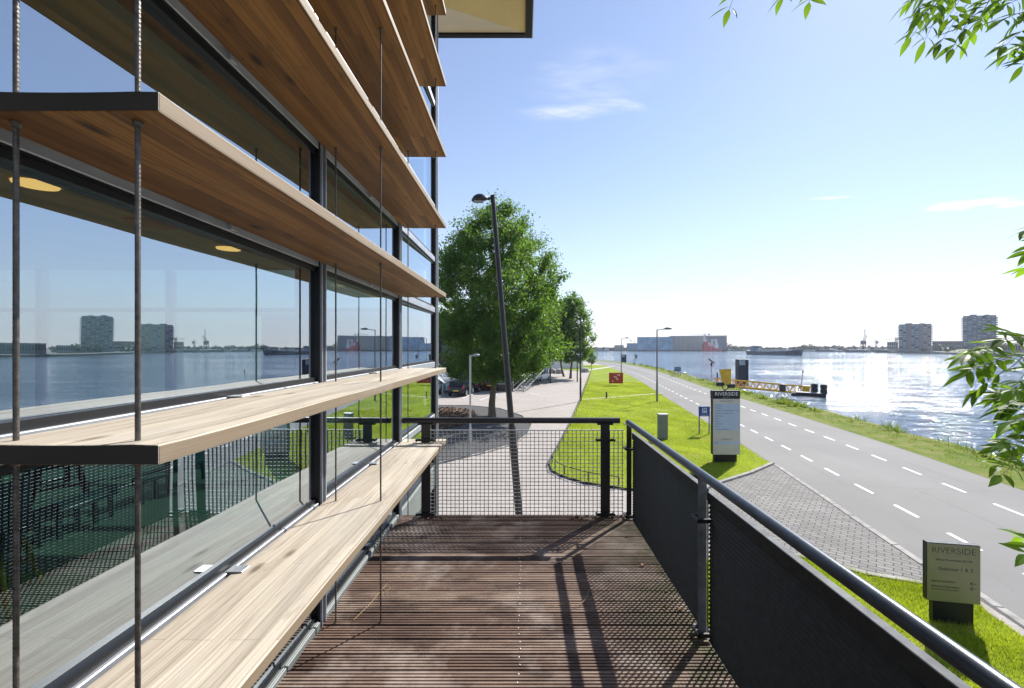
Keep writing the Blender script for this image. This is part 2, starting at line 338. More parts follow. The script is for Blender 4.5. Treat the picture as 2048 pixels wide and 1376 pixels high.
def water_mat():
    m, nt, b = newmat('river_water'); L = nt.links
    b.inputs['Base Color'].default_value = (.075, .125, .175, 1); b.inputs['Roughness'].default_value = .05
    b.inputs['IOR'].default_value = 1.333; b.inputs['Specular IOR Level'].default_value = .6
    big = noise(nt, 1., 3, .5, mscale=(.22, .36, 1), rot=(0, 0, R(25)))
    mid = noise(nt, 1., 5, .6, mscale=(.7, 1.1, 1), rot=(0, 0, R(-20)), dist=.4)
    fin = noise(nt, 4.2, 4, .6, rot=(0, 0, R(35)))
    gust = noise(nt, 1., 4, .6, mscale=(.010, .055, 1), dist=.5)
    L.new(mrange(nt, gust, .38, .64, .035, .10), b.inputs['Roughness'])
    L.new(ramp(nt, gust, [(.35, (.06, .115, .19)), (.65, (.095, .16, .23))]), b.inputs['Base Color'])
    n1 = bump(nt, b, big, 1.0, .55); n2 = bump(nt, b, mid, 1.0, .28, n1); bump(nt, b, fin, 1.0, .06, n2)
    return m
M['water'] = water_mat()

def glass_mat(name, tint, base, gain):
    m = bpy.data.materials.new(name); m.use_nodes = True; nt = m.node_tree; L = nt.links
    nt.nodes.remove(nt.nodes['Principled BSDF']); out = nt.nodes['Material Output']
    tr = nd(nt, 'ShaderNodeBsdfTransparent'); tr.inputs[0].default_value = (*tint, 1)
    gl = nd(nt, 'ShaderNodeBsdfGlossy'); gl.inputs['Roughness'].default_value = 0.0; gl.inputs[0].default_value = (.82, .91, 1.0, 1)
    fr = nd(nt, 'ShaderNodeFresnel'); fr.inputs[0].default_value = 1.5
    bn = nd(nt, 'ShaderNodeBump'); bn.inputs['Strength'].default_value = .02; bn.inputs['Distance'].default_value = .05; L.new(noise(nt, 1.3, 2), bn.inputs['Height']); L.new(bn.outputs[0], gl.inputs['Normal'])
    fac = mrange(nt, fr.outputs[0], 0, .5, base, gain)
    mx = nd(nt, 'ShaderNodeMixShader'); L.new(fac, mx.inputs[0]); L.new(tr.outputs[0], mx.inputs[1]); L.new(gl.outputs[0], mx.inputs[2])
    L.new(mx.outputs[0], out.inputs['Surface']); return m
M['glass'] = glass_mat('window_glass', (.44, .58, .55), .40, .88)
m, nt, b = newmat('clear_glass'); nt.nodes.remove(b); tr = nt.nodes.new('ShaderNodeBsdfTransparent'); tr.inputs[0].default_value = (.93, .98, .96, 1); nt.links.new(tr.outputs[0], nt.nodes['Material Output'].inputs['Surface']); M['glass_inner'] = m
M['glass_end'] = glass_mat('end_glass', (.50, .60, .57), .12, .6)
def emis(name, c, s):
    m, nt, b = newmat(name); b.inputs['Base Color'].default_value = (*c, 1); b.inputs['Emission Color'].default_value = (*c, 1); b.inputs['Emission Strength'].default_value = s; return m
M['lamp_on'] = emis('lit_downlight', (1.0, .50, .16), 1.5)

# ------------------------------------------------------------------ mesh builder
class MB:
    def __init__(s): s.v = []; s.f = []; s.m = []; s.mi = 0
    def add(s, vs, fs, mi=None):
        o = len(s.v); s.v += [tuple(v) for v in vs]
        for f in fs: s.f.append(tuple(i + o for i in f)); s.m.append(s.mi if mi is None else mi)
        return s
    def box(s, x0, x1, y0, y1, z0, z1, mx=None, mi=None):
        vs = [Vector((x, y, z)) for z in (z0, z1) for y in (y0, y1) for x in (x0, x1)]
        if mx is not None: vs = [mx @ v for v in vs]
        return s.add(vs, [(0, 2, 3, 1), (4, 5, 7, 6), (0, 1, 5, 4), (2, 6, 7, 3), (0, 4, 6, 2), (1, 3, 7, 5)], mi)
    def tube(s, p0, p1, r0, r1=None, n=10, cap=True, mi=None):
        p0 = Vector(p0); p1 = Vector(p1); r1 = r0 if r1 is None else r1
        d = (p1 - p0).normalized(); a = d.orthogonal().normalized(); b = d.cross(a)
        vs = []
        for p, r in ((p0, r0), (p1, r1)):
            for i in range(n):
                t = 2 * math.pi * i / n; vs.append(p + (a * math.cos(t) + b * math.sin(t)) * r)
        fs = [(i, (i + 1) % n, n + (i + 1) % n, n + i) for i in range(n)]
        if cap: fs += [tuple(range(n - 1, -1, -1)), tuple(range(n, 2 * n))]
        return s.add(vs, fs, mi)
    def path(s, pts, rs, n=8, mi=None):
        pts = [Vector(p) for p in pts]
        if isinstance(rs, (int, float)): rs = [rs] * len(pts)
        vs = []; prev = None
        for i, p in enumerate(pts):
            d = (pts[min(i + 1, len(pts) - 1)] - pts[max(i - 1, 0)]).normalized()
            a = d.orthogonal().normalized() if prev is None else (prev - d * prev.dot(d)).normalized()
            prev = a; b = d.cross(a)
            for k in range(n):
                t = 2 * math.pi * k / n; vs.append(p + (a * math.cos(t) + b * math.sin(t)) * rs[i])
        fs = [(i * n + k, i * n + (k + 1) % n, (i + 1) * n + (k + 1) % n, (i + 1) * n + k) for i in range(len(pts) - 1) for k in range(n)]
        fs += [tuple(range(n - 1, -1, -1)), tuple(range((len(pts) - 1) * n, len(pts) * n))]
        return s.add(vs, fs, mi)
    def lathe(s, prof, c=(0, 0, 0), n=16, mi=None, mx=None):
        c = Vector(c); vs = []
        for (r, z) in prof:
            for k in range(n):
                t = 2 * math.pi * k / n; v = Vector((r * math.cos(t), r * math.sin(t), z)); vs.append((mx @ v if mx is not None else v) + c)
        fs = [(i * n + k, i * n + (k + 1) % n, (i + 1) * n + (k + 1) % n, (i + 1) * n + k) for i in range(len(prof) - 1) for k in range(n)]
        fs += [tuple(range(n - 1, -1, -1)), tuple(range((len(prof) - 1) * n, len(prof) * n))]
        return s.add(vs, fs, mi)
    def prism(s, poly, z0, z1, mx=None, mi=None):
        n = len(poly); vs = [Vector((x, y, z0)) for x, y in poly] + [Vector((x, y, z1)) for x, y in poly]
        if mx is not None: vs = [mx @ v for v in vs]
        return s.add(vs, [tuple(range(n - 1, -1, -1)), tuple(range(n, 2 * n))] + [(i, (i + 1) % n, n + (i + 1) % n, n + i) for i in range(n)], mi)
    def loft(s, rings, cap=True, mi=None):
        n = len(rings[0]); vs = [v for r in rings for v in r]
        fs = [(i * n + k, i * n + (k + 1) % n, (i + 1) * n + (k + 1) % n, (i + 1) * n + k) for i in range(len(rings) - 1) for k in range(n)]
        if cap: fs += [tuple(range(n - 1, -1, -1)), tuple(range((len(rings) - 1) * n, len(rings) * n))]
        return s.add(vs, fs, mi)

def tagit(o, label=None, cat=None, group=None, kind=None):
    if label: o['label'] = label
    if cat: o['category'] = cat
    if group: o['group'] = group
    if kind: o['kind'] = kind
    return o
def thing(name, label, cat, loc, group=None):
    o = bpy.data.objects.new(name, None); COL.objects.link(o); o.location = loc; o.empty_display_size = .2
    return tagit(o, label, cat, group)
def wloc(o):
    v = Vector((0, 0, 0))
    while o is not None: v += o.location; o = o.parent
    return v
def build(name, mb, mats, parent=None, smooth=False, bevel=0, origin=None, seg=2):
    """link the builder as ONE mesh object; vertices are given in world space"""
    me = bpy.data.meshes.new(name)
    off = wloc(parent) if parent is not None else Vector((0, 0, 0))
    loc = Vector(origin) - off if origin is not None else Vector((0, 0, 0))
    tot = off + loc
    a = np.array(mb.v, dtype=np.float64) - np.array(tot)
    me.from_pydata(a.tolist(), [], mb.f)
    for m_ in (mats if isinstance(mats, (list, tuple)) else [mats]): me.materials.append(M[m_] if isinstance(m_, str) else m_)
    me.polygons.foreach_set('material_index', mb.m)
    if smooth: me.polygons.foreach_set('use_smooth', [True] * len(me.polygons))
    me.update()
    bm = bmesh.new(); bm.from_mesh(me); bmesh.ops.recalc_face_normals(bm, faces=bm.faces); bm.to_mesh(me); bm.free()
    o = bpy.data.objects.new(name, me); COL.objects.link(o); o.location = loc
    if parent is not None: o.parent = parent
    if bevel:
        b = o.modifiers.new('bevel', 'BEVEL'); b.width = bevel; b.segments = seg; b.limit_method = 'ANGLE'; b.angle_limit = R(40)
    if smooth and hasattr(me, 'set_sharp_from_angle'): me.set_sharp_from_angle(angle=R(45))
    return o
def struct(name, mb, mats, **k): return tagit(build(name, mb, mats, **k), kind='structure')
def children(o): return [c for c in bpy.data.objects if c.parent == o]
def copy_tree(o, loc, label=None, parent=None):
    c = o.copy(); COL.objects.link(c)
    if parent is None: c.location = loc
    else: c.parent = parent
    if label: c['label'] = label
    for ch in children(o): copy_tree(ch, None, None, c)
    return c
def raw_mesh(name, verts, nper, mat, parent=None, tint=None, kind=None, origin=None):
    """fast mesh of equal polygons (nper corners each), with a per-corner-group tint"""
    me = bpy.data.meshes.new(name); n = len(verts); nf = n // nper
    off = np.array(wloc(parent)) if parent is not None else np.zeros(3)
    me.vertices.add(n); me.vertices.foreach_set('co', (np.asarray(verts) - off).astype(np.float32).ravel())
    me.loops.add(n); me.loops.foreach_set('vertex_index', np.arange(n, dtype=np.int32))
    me.polygons.add(nf); me.polygons.foreach_set('loop_start', np.arange(0, n, nper, dtype=np.int32))
    try: me.polygons.foreach_set('loop_total', np.full(nf, nper, dtype=np.int32))
    except Exception: pass
    me.materials.append(M[mat]); me.update(calc_edges=True)
    if tint is not None:
        a = me.attributes.new('tint', 'FLOAT', 'POINT'); a.data.foreach_set('value', np.repeat(tint, nper).astype(np.float32))
    o = bpy.data.objects.new(name, me); COL.objects.link(o)
    if parent is not None: o.parent = parent
    if kind: o['kind'] = kind
    return o
def textpart(name, body, size, mat, parent, mx, align='LEFT', thin=0, spacing=1.0):
    cu = bpy.data.curves.new(name, 'FONT'); cu.body = body; cu.size = size; cu.align_x = align; cu.extrude = .0012; cu.offset = thin; cu.space_character = spacing; cu.resolution_u = 3
    tmp = bpy.data.objects.new('tmp', cu); COL.objects.link(tmp)
    bpy.context.view_layer.update()
    me = bpy.data.meshes.new_from_object(tmp.evaluated_get(bpy.context.evaluated_depsgraph_get()))
    bpy.data.objects.remove(tmp)
    me.transform(Matrix.Translation(-wloc(parent)) @ mx); me.materials.clear(); me.materials.append(M[mat]); me.name = name
    o = bpy.data.objects.new(name, me); COL.objects.link(o); o.parent = parent; return o

# ================================================================== THE SETTING: ground, river, roads
RE_Y = [-60, -20, 0, 14.85, 21.5, 29, 40, 50, 60, 72, 97, 113, 133, 150, 170, 185]
RE_X = [3.5, 10.3, 13.8, 16.4, 17.6, 18.6, 19.8, 20.9, 22.3, 24.0, 26.9, 28.0, 28.0, 26.6, 23.5, 20]
LE_Y = [-60, -20, 0, 9.8, 18.3, 22.5, 29.4, 39, 49.6, 67, 89, 105, 125, 140, 160, 180]
LE_X = [-3.3, 3.5, 7.05, 8.75, 10.05, 10.7, 11.65, 12.9, 14.4, 16.8, 19, 20.2, 21.0, 20.6, 18.6, 14]
def smooth_interp(ys, xs, y):
    ys = np.array(ys, float); xs = np.array(xs, float); m = np.gradient(xs, ys); y = min(max(y, ys[0]), ys[-1])
    i = min(max(np.searchsorted(ys, y) - 1, 0), len(ys) - 2); h = ys[i + 1] - ys[i]; t = (y - ys[i]) / h
    return float((2*t**3-3*t*t+1)*xs[i] + (t**3-2*t*t+t)*h*m[i] + (-2*t**3+3*t*t)*xs[i+1] + (t**3-t*t)*h*m[i+1])
RX = lambda y: smooth_interp(RE_Y, RE_X, y)
LX = lambda y: smooth_interp(LE_Y, LE_X, y)
YS = [-60, -40, -20, -10] + [float(v) for v in np.arange(-4, 186, 2.0)]

def strip(fa, fb, ys, za, zb=None):
    mb = MB(); zb = za if zb is None else zb
    for i in range(len(ys) - 1):
        y0, y1 = ys[i], ys[i + 1]
        mb.add([(fa(y0), y0, za), (fb(y0), y0, zb), (fb(y1), y1, zb), (fa(y1), y1, za)], [(0, 1, 2, 3)])
    return mb
def sheet(pts, z): return MB().add([(p[0], p[1], z) for p in pts], [tuple(range(len(pts)))])

def bank_shift(y): return .35 * math.sin(y * .43) + .25 * math.sin(y * 1.13 + 1) + .15 * math.sin(y * 2.7)
# the land: one sheet to the left horizon, with the bank rolling down into the river
mb = MB(); cols = []
for y in YS:
    x = RX(y); b = bank_shift(y)
    cols.append([(-900, y, -.012), (-60, y, -.012), (x + 3.1 + b * .5, y, -.012), (x + 3.8 + b, y, -.22), (x + 5.2 + b, y, -.9), (x + 6.6 + b * .8, y, -1.5), (x + 10, y, -2.6)])
for i in range(len(YS) - 1):
    for k in range(6):
        a, b_, c, d = cols[i][k], cols[i][k + 1], cols[i + 1][k + 1], cols[i + 1][k]
        mb.add([a, b_, c, d], [(0, 1, 2, 3)], 0 if k < 2 else 1)
e = cols[-1]; mb.add([e[0], e[2], (-40, 330, -.012), (-900, 420, -.012)], [(0, 1, 2, 3)], 0)
mb.add([e[2], e[6], (-30, 345, -2.6), (-40, 330, -.012)], [(0, 1, 2, 3)], 1)
ground = struct('ground', mb, ['plaza', 'soil'])
struct('river', sheet([(-4000, -1500), (4000, -1500), (4000, 5000), (-4000, 5000)], WATER), 'water')
struct('road', strip(LX, RX, YS, 0.0), 'asphalt')
struct('verge', strip(RX, lambda y: RX(y) + 2.75 + bank_shift(y) * .6, YS, .004), 'verge')
# verge running over the crest
mbv = MB()
for i in range(len(YS) - 1):
    r = []
    for y in (YS[i], YS[i + 1]):
        x = RX(y); b = bank_shift(y); c = .5 + .5 * math.sin(y * .9) * math.sin(y * .37 + 2)
        r.append([(x + 2.75 + b * .6, y, .004), (x + 3.1 + b * .6, y, .004), (x + 3.15 + b * .7 + c * .5, y, .004 - c * .16)])
    for k in range(2): mbv.add([r[0][k], r[0][k + 1], r[1][k + 1], r[1][k]], [(0, 1, 2, 3)])
struct('river_bank', mbv, 'verge')

# driveway between road and house, darker pavers
P = lambda *l: [gp(x, y)[:2] for x, y in l]
drive = P((1549, 927), (1850, 1130)) + [(8.62, 9.0), (8.0, 9.0), (7.06, 9.42), (6.2, 10.2), (5.0, 10.9), (4.0, 11.4), (3.4, 13.0), (4.6, 14.2)] + P((1400, 985), (1442, 966), (1500, 948))
struct('driveway', sheet(drive, -.004), 'drive')
# lawns
lawn_left = [(1180, 744), (1160, 800), (1137, 855), (1110, 905), (1098, 928), (1103, 942), (1123, 953), (1170, 967), (1249, 979), (1330, 984), (1400, 981), (1442, 965), (1500, 947), (1546, 927)]
LAWN = P(*lawn_left) + [(LX(y) - .12, y) for y in np.arange(18.6, 118, 2.5)] + [(13, 122), (8.0, 95)]
struct('lawn', sheet(LAWN, .045), 'lawn')
LAWN2 = [(5.0, 10.75), (6.2, 10.1), (7.06, 9.32), (8.0, 8.9), (8.35, 8.4)] + [(LX(y) - .28, y) for y in np.arange(8.0, -40, -3)] + [(2.2, -40), (1.6, 4.0), (3.0, 9.0)]
struct('lawn', sheet(LAWN2, .045), 'lawn')
# kerbs
def kerbline(pts, w=.14, z0=-.02, z1=.07, name='kerb', mat='kerb', seglen=1.0):
    mb = MB()
    for a, b in zip(pts[:-1], pts[1:]):
        a = Vector((*a[:2], 0)); b = Vector((*b[:2], 0)); L = (b - a).length; n = max(1, round(L / seglen)); d = (b - a) / n; nn = Vector((-d.y, d.x, 0)).normalized() * w / 2; u = d.normalized() * .006
        for i in range(n):
            p = a + d * i + u; q = a + d * (i + 1) - u
            mb.add([(*(p - nn)[:2], z0), (*(q - nn)[:2], z0), (*(q + nn)[:2], z0), (*(p + nn)[:2], z0), (*(p - nn)[:2], z1), (*(q - nn)[:2], z1), (*(q + nn)[:2], z1), (*(p + nn)[:2], z1)],
                   [(3, 2, 1, 0), (4, 5, 6, 7), (0, 1, 5, 4), (1, 2, 6, 5), (2, 3, 7, 6), (3, 0, 4, 7)])
    return struct(name, mb, mat, bevel=.012, seg=1)
kerbline(P(*lawn_left[:10]), w=.05, z1=.06, name='lawn_edging', mat='frame_dark')
kerbline(P(*lawn_left[10:]), name='kerb')
kerbline(P((1549, 928), (1640, 989), (1740, 1057), (1850, 1130), (1905, 1162)) + [(8.75, 9.0), (8.6, 8.2), (8.0, 5.0)], w=.17, z0=-.02, z1=.016, name='kerb')
kerbline([(5.0, 10.75), (6.2, 10.12), (7.06, 9.34), (8.0, 8.92), (8.5, 8.45)], w=.16, z1=.07, name='kerb')
# garden paths across the lawn
def pathstrip(a, b, w):
    a = gp(*a); b = gp(*b); d = (b - a).normalized(); n = Vector((-d.y, d.x, 0)) * w / 2
    return sheet([a - n, b - n, b + n, a + n], .05)
struct('path', pathstrip((1163, 800), (1325, 787), .55), 'concrete')
struct('path', pathstrip((1172, 741), (1226, 733.5), 1.4), 'concrete')
# road markings
def dashes(off, y0, per, n):
    mb = MB()
    for i in range(n):
        y = y0 + per * i; w = .055
        a, b = y, y + 1.0
        xa, xb = off(a), off(b)
        mb.add([(xa - w, a, .004), (xa + w, a, .004), (xb + w, b, .004), (xb - w, b, .004)], [(0, 1, 2, 3)])
    return mb
struct('road_marking', dashes(lambda y: LX(y) + (RX(y) - LX(y)) * .255, -5.9 + 2.05 * 0, 2.05, 70), 'road_paint')
struct('road_marking', dashes(lambda y: LX(y) + (RX(y) - LX(y)) * .70, -5.8, 2.05, 70), 'road_paint')
# gravel island with mulch bed
isl = [(700, 830), (840, 811), (935, 811), (1000, 817), (1045, 832), (1064, 850), (1056, 868), (1030, 888), (965, 907), (900, 921), (850, 934), (700, 950)]
struct('gravel_bed', sheet(P(*isl), .012), 'gravel')
struct('kerb', MB(), 'kerb') if False else kerbline(P(*isl), w=.1, z1=.05, name='kerb')
mb = MB(); g = gp(905, 838)
mul = [(g.x - 7 + 0, 25.5), (g.x - 1, 25.0), (g.x + .9, 26.8), (g.x + 1.6, 30), (g.x + 1.0, 33.5), (g.x - 1, 35.2), (g.x - 7, 35)]
struct('mulch_bed', sheet(mul, .03), 'mulch')
# parking bay lines
mb = MB()
for (a, b) in (((995, 788), (960, 800)), ((950, 786.5), (925, 796)), ((905, 790), (868, 798)), ((1060, 786), (1080, 790))):
    a = gp(*a); b = gp(*b); d = (b - a).normalized(); n = Vector((-d.y, d.x, 0)) * .05
    mb.add([(*(a - n)[:2], -.004), (*(b - n)[:2], -.004), (*(b + n)[:2], -.004), (*(a + n)[:2], -.004)], [(0, 1, 2, 3)])
struct('parking_lines', mb, 'white_paint')

# the far shore
FS = [(-700, 1500), (-120, 820), (108, 705), (314, 705), (410, 627), (419, 564), (396, 491), (389, 434), (352, 372), (336, 305), (311, 245), (318, 190), (420, -200), (2500, -900), (5000, 3000), (3000, 5000), (-3000, 5000), (-3000, 2500)]
mb = MB(); n = len(FS)
mb.add([(x, y, .2) for x, y in FS], [tuple(range(n))])
mb.add([(x, y, .2) for x, y in FS] + [(x, y, -2.5) for x, y in FS], [(i, (i + 1) % n, n + (i + 1) % n, n + i) for i in range(n)])
M['quay'] = flat('quay_edge', (.10, .105, .10), .9, 0, .4, .05)
struct('far_shore', mb, 'quay')
# ================================================================== OFFICE BUILDING with louvre boards
GX = -1.295; YE = 6.62; Y0 = -6.0
ZT = [DECK + v for v in (.757, 1.502, 2.281, 3.005, 3.75, 4.49, 5.235)]
MULL = [-4.32, -2.53, -.74, 1.047, 2.84, 4.632, 6.56]
ofc = thing('office_building', 'glass walled office building with slim black mullions behind the timber louvre boards', 'building', (GX, 1.0, 0))
mb = MB()
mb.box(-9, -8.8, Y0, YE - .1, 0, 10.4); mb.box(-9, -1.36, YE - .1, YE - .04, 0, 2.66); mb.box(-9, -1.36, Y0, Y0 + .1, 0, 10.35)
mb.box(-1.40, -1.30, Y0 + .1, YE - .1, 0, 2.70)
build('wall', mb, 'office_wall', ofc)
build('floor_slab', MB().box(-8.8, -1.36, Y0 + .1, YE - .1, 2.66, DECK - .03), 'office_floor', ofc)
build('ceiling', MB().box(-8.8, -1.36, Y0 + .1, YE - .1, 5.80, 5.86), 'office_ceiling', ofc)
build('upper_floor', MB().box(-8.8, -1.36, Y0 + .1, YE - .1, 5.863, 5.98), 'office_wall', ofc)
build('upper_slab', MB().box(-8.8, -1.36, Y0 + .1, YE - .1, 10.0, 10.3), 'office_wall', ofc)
# the glazed end wall round the corner
mb = MB()
for x in (-3.2, -5.05, -6.9): mb.box(x - .04, x + .04, YE - .14, YE - .03, 2.67, 10.3)
build('mullion', mb, 'frame_dark', ofc)
for za, zb in ((2.7, 3.74), (3.8, 5.2), (5.26, 5.9), (6.0, 7.4), (7.46, 10.2)):
    for xa, xb in ((-8.78, -6.95), (-6.85, -5.1), (-5.0, -3.25), (-3.15, -1.42)): build('window', MB().box(xa, xb, YE - .085, YE - .075, za, zb), ['glass_end'], ofc)
build('transom', MB().box(-8.8, -1.38, YE - .12, YE - .041, 3.741, 3.799).box(-8.8, -1.38, YE - .12, YE - .041, 5.201, 5.259), 'frame_dark', ofc)
# downlights
for y in (1.05, 3.04, 5.03):
    f = build('ceiling_light', MB().lathe([(.125, 5.790), (.135, 5.794), (.135, 5.80)], (-3.25, y, 0), 20), 'white_paint', ofc)
    build('lamp_disc', MB().lathe([(.115, 5.778), (.118, 5.789)], (-3.25, y, 0), 20), 'lamp_on', f)
build('air_vent', MB().lathe([(.17, 5.786), (.2, 5.792), (.2, 5.799)], (-3.3, 4.05, 0), 20), 'cabinet', ofc)
# mullions with a thin bright fin
for y in MULL:
    w = .04 if y < 6 else .05
    m_ = build('mullion', MB().box(-1.375, -1.250, y - w, y + w, .05, 10.3), 'frame_dark', ofc, bevel=.004, seg=1)
    build('fin', MB().box(-1.2495, -1.232, y + .012, y + .022, .05, 10.3).box(-1.2495, -1.236, y - .028, y - .02, .05, 10.3), 'alu', m_)
build('corner_trim', MB().box(-1.30, -1.228, YE - .005, YE + .02, .05, 10.3), 'alu', ofc)
# transoms
rows = [DECK + .03] + ZT + [DECK + 5.98, DECK + 6.72]
for z in rows:
    for a, b in zip(MULL[:-1], MULL[1:]):
        a1, b1 = a + .041, b - .041
        t = build('transom', MB().box(-1.345, -1.272, a1, b1, z - .098, z - .068).box(-1.335, -1.268, a1, b1, z + .006, z + .032), 'frame_dark', ofc)
        build('sill', MB().box(-1.342, -1.252, a1, b1, z - .067, z + .005), 'alu' if z > DECK + .1 else 'cabinet', t, bevel=.003, seg=1)
        build('gasket', MB().box(-1.33, -1.258, a1, b1, z - .074, z - .0685), 'frame_dark', t)
for i in range(len(rows) - 1):
    for a, b in zip(MULL[:-1], MULL[1:]):
        z0 = rows[i] + .033; z1 = rows[i + 1] - .099; c = (a + b) / 2
        mx = Matrix.Translation((GX, c, 0)) @ Matrix.Rotation(R(-1.1), 4, 'Z')
        wd = build('window', MB().box(-.012, 0, -(b - a) / 2 + .03, (b - a) / 2 - .03, z0, z1, mx), ['glass_inner', 'glass'], ofc)
        for q_ in wd.data.polygons: q_.material_index = 1 if q_.normal.x > .9 else 0
# grey base frame where wall meets deck
build('base_frame', MB().box(-1.34, -1.245, Y0, YE - .05, 2.72, DECK + .028), 'cabinet', ofc, bevel=.004, seg=1)
# roof overhang with folded soffit
x0, x1, ya, yb, z0, z1 = GX, .055, Y0, 8.2, 10.37, 9.65
mb = MB(); A = (x0 - .05, YE - .1, z1); B = (x1, yb, z0); C = (x1, ya, z0); D = (x0 - .05, ya, z1); E_ = (-9, yb, z0); G_ = (-9, YE - .1, z1)
up = lambda p: (p[0], p[1], p[2] + .05)
build('soffit', MB().add([A, D, C, B, up(A), up(D), up(C), up(B)], [(0, 1, 2, 3), (7, 6, 5, 4), (0, 4, 5, 1), (1, 5, 6, 2), (2, 6, 7, 3), (3, 7, 4, 0)]), 'soffit_gold', ofc)
e = .004
A2 = (x0 - .05, YE - .1 + e, z1); B2 = (x1, yb + e, z0); 
build('soffit', MB().add([A2, B2, E_, G_, up(A2), up(B2), up(E_), up(G_)], [(0, 1, 2, 3), (7, 6, 5, 4), (0, 4, 5, 1), (1, 5, 6, 2), (2, 6, 7, 3), (3, 7, 4, 0)]), 'soffit_grey', ofc)
build('fascia', MB().box(x1, x1 + .115, ya, yb + .12, z0 - .03, z0 + .5).box(-9, x1 - .001, yb + .008, yb + .118, z0 - .03, z0 + .5), 'frame_dark', ofc, bevel=.006, seg=1)
build('flashing', MB().box(x1 + .1155, x1 + .13, ya, yb + .13, z0 - .03, z0 + .52), 'alu', ofc)
build('roof', MB().box(-9, x1 - .01, ya, yb, z0 + .42, z0 + .55), 'zinc', ofc)

# things inside, behind the glass
def radiator(y0, y1, label):
    t = thing('radiator', label, 'radiator', (-4.25, (y0 + y1) / 2, DECK - .03), 'low radiators on the office floor')
    mb = MB(); n = 12; rings = []
    for i in range(n + 1):
        y = y0 + (y1 - y0) * i / n; r = .05 + .07 * math.sin(math.pi * i / n)
        rings.append([Vector((-4.25 + r * math.cos(2 * math.pi * k / 10), y, DECK + .24 + .055 * math.sin(2 * math.pi * k / 10))) for k in range(10)])
    build('body', mb.loft(rings), 'radiator', t, smooth=True)
    for i in range(6):
        y = y0 + (y1 - y0) * (.06 + .88 * i / 5); build('leg', MB().tube((-4.23, y, DECK - .03), (-4.25, y, DECK + .2), .022, n=8), 'radiator', t)
radiator(3.75, 4.75, 'low teal radiator on short legs behind the glass, the nearer of the two')
radiator(5.0, 6.1, 'low teal radiator on short legs behind the glass, the farther by the corner')
def chair(x, y, rz, label, legm):
    t = thing('office_chair', label, 'chair', (x, y, DECK - .03), 'office chairs behind the glass')
    T = Matrix.Translation((x, y, DECK - .03)) @ Matrix.Rotation(rz, 4, 'Z')
    V = lambda a, b, c: T @ Vector((a, b, c))
    build('seat', MB().prism([(-.23, -.2), (.23, -.2), (.25, .1), (.18, .24), (-.18, .24), (-.25, .1)], .43, .48, T), 'chair_teal', t, bevel=.015)
    rings = [[V(x_, -.2 - .05 * (z - .48) + .07 * abs(x_) * 2 + dy, z) for x_, dy in ((-.24, 0), (0, -.02), (.24, 0), (.24, .03), (0, .02), (-.24, .03))] for z in (.52, .65, .8, .86)]
    build('backrest', MB().loft(rings), 'chair_teal', t, bevel=.008)
    for sx in (-1, 1):
        for sy in (-1, 1): build('leg', MB().tube(V(sx * .17, sy * .15, .43), V(sx * .26, sy * .24, 0), .02, .014, n=8), legm, t)
        build('stretcher', MB().tube(V(sx * .215, -.19, .22), V(sx * .215, .19, .22), .012, n=6), legm, t)
chair(-3.6, 3.0, R(120), 'teal office chair with yellow wooden legs behind the glass beside the table', 'chair_yellow')
chair(-5.2, 5.1, R(-40), 'dark legged office chair farther inside, near the corner of the glass', 'black_metal')
chair(-4.9, 3.5, R(200), 'teal office chair with yellow legs across the table from the other yellow legged one', 'chair_yellow')
t = thing('office_table', 'pale topped table inside the office behind the glass', 'table', (-4.3, 2.5, DECK - .03))
build('table_top', MB().box(-4.9, -3.75, 1.5, 3.1, DECK + .70, DECK + .73), 'table_top', t, bevel=.006)
for x in (-4.8, -3.85):
    for y in (1.6, 3.0): build('leg', MB().tube((x, y, DECK - .03), (x, y, DECK + .7), .03, .04, n=8), 'chair_yellow', t)
t = thing('office_table', 'small dark table at the back of the office room', 'table', (-6.3, 5.4, DECK - .03))
build('table_top', MB().box(-6.9, -5.8, 4.8, 6.0, DECK + .70, DECK + .73), 'frame_dark', t, bevel=.006)
for x in (-6.8, -5.9):
    for y in (4.9, 5.9): build('leg', MB().tube((x, y, DECK - .03), (x, y, DECK + .7), .03, .03, n=8), 'frame_dark', t)

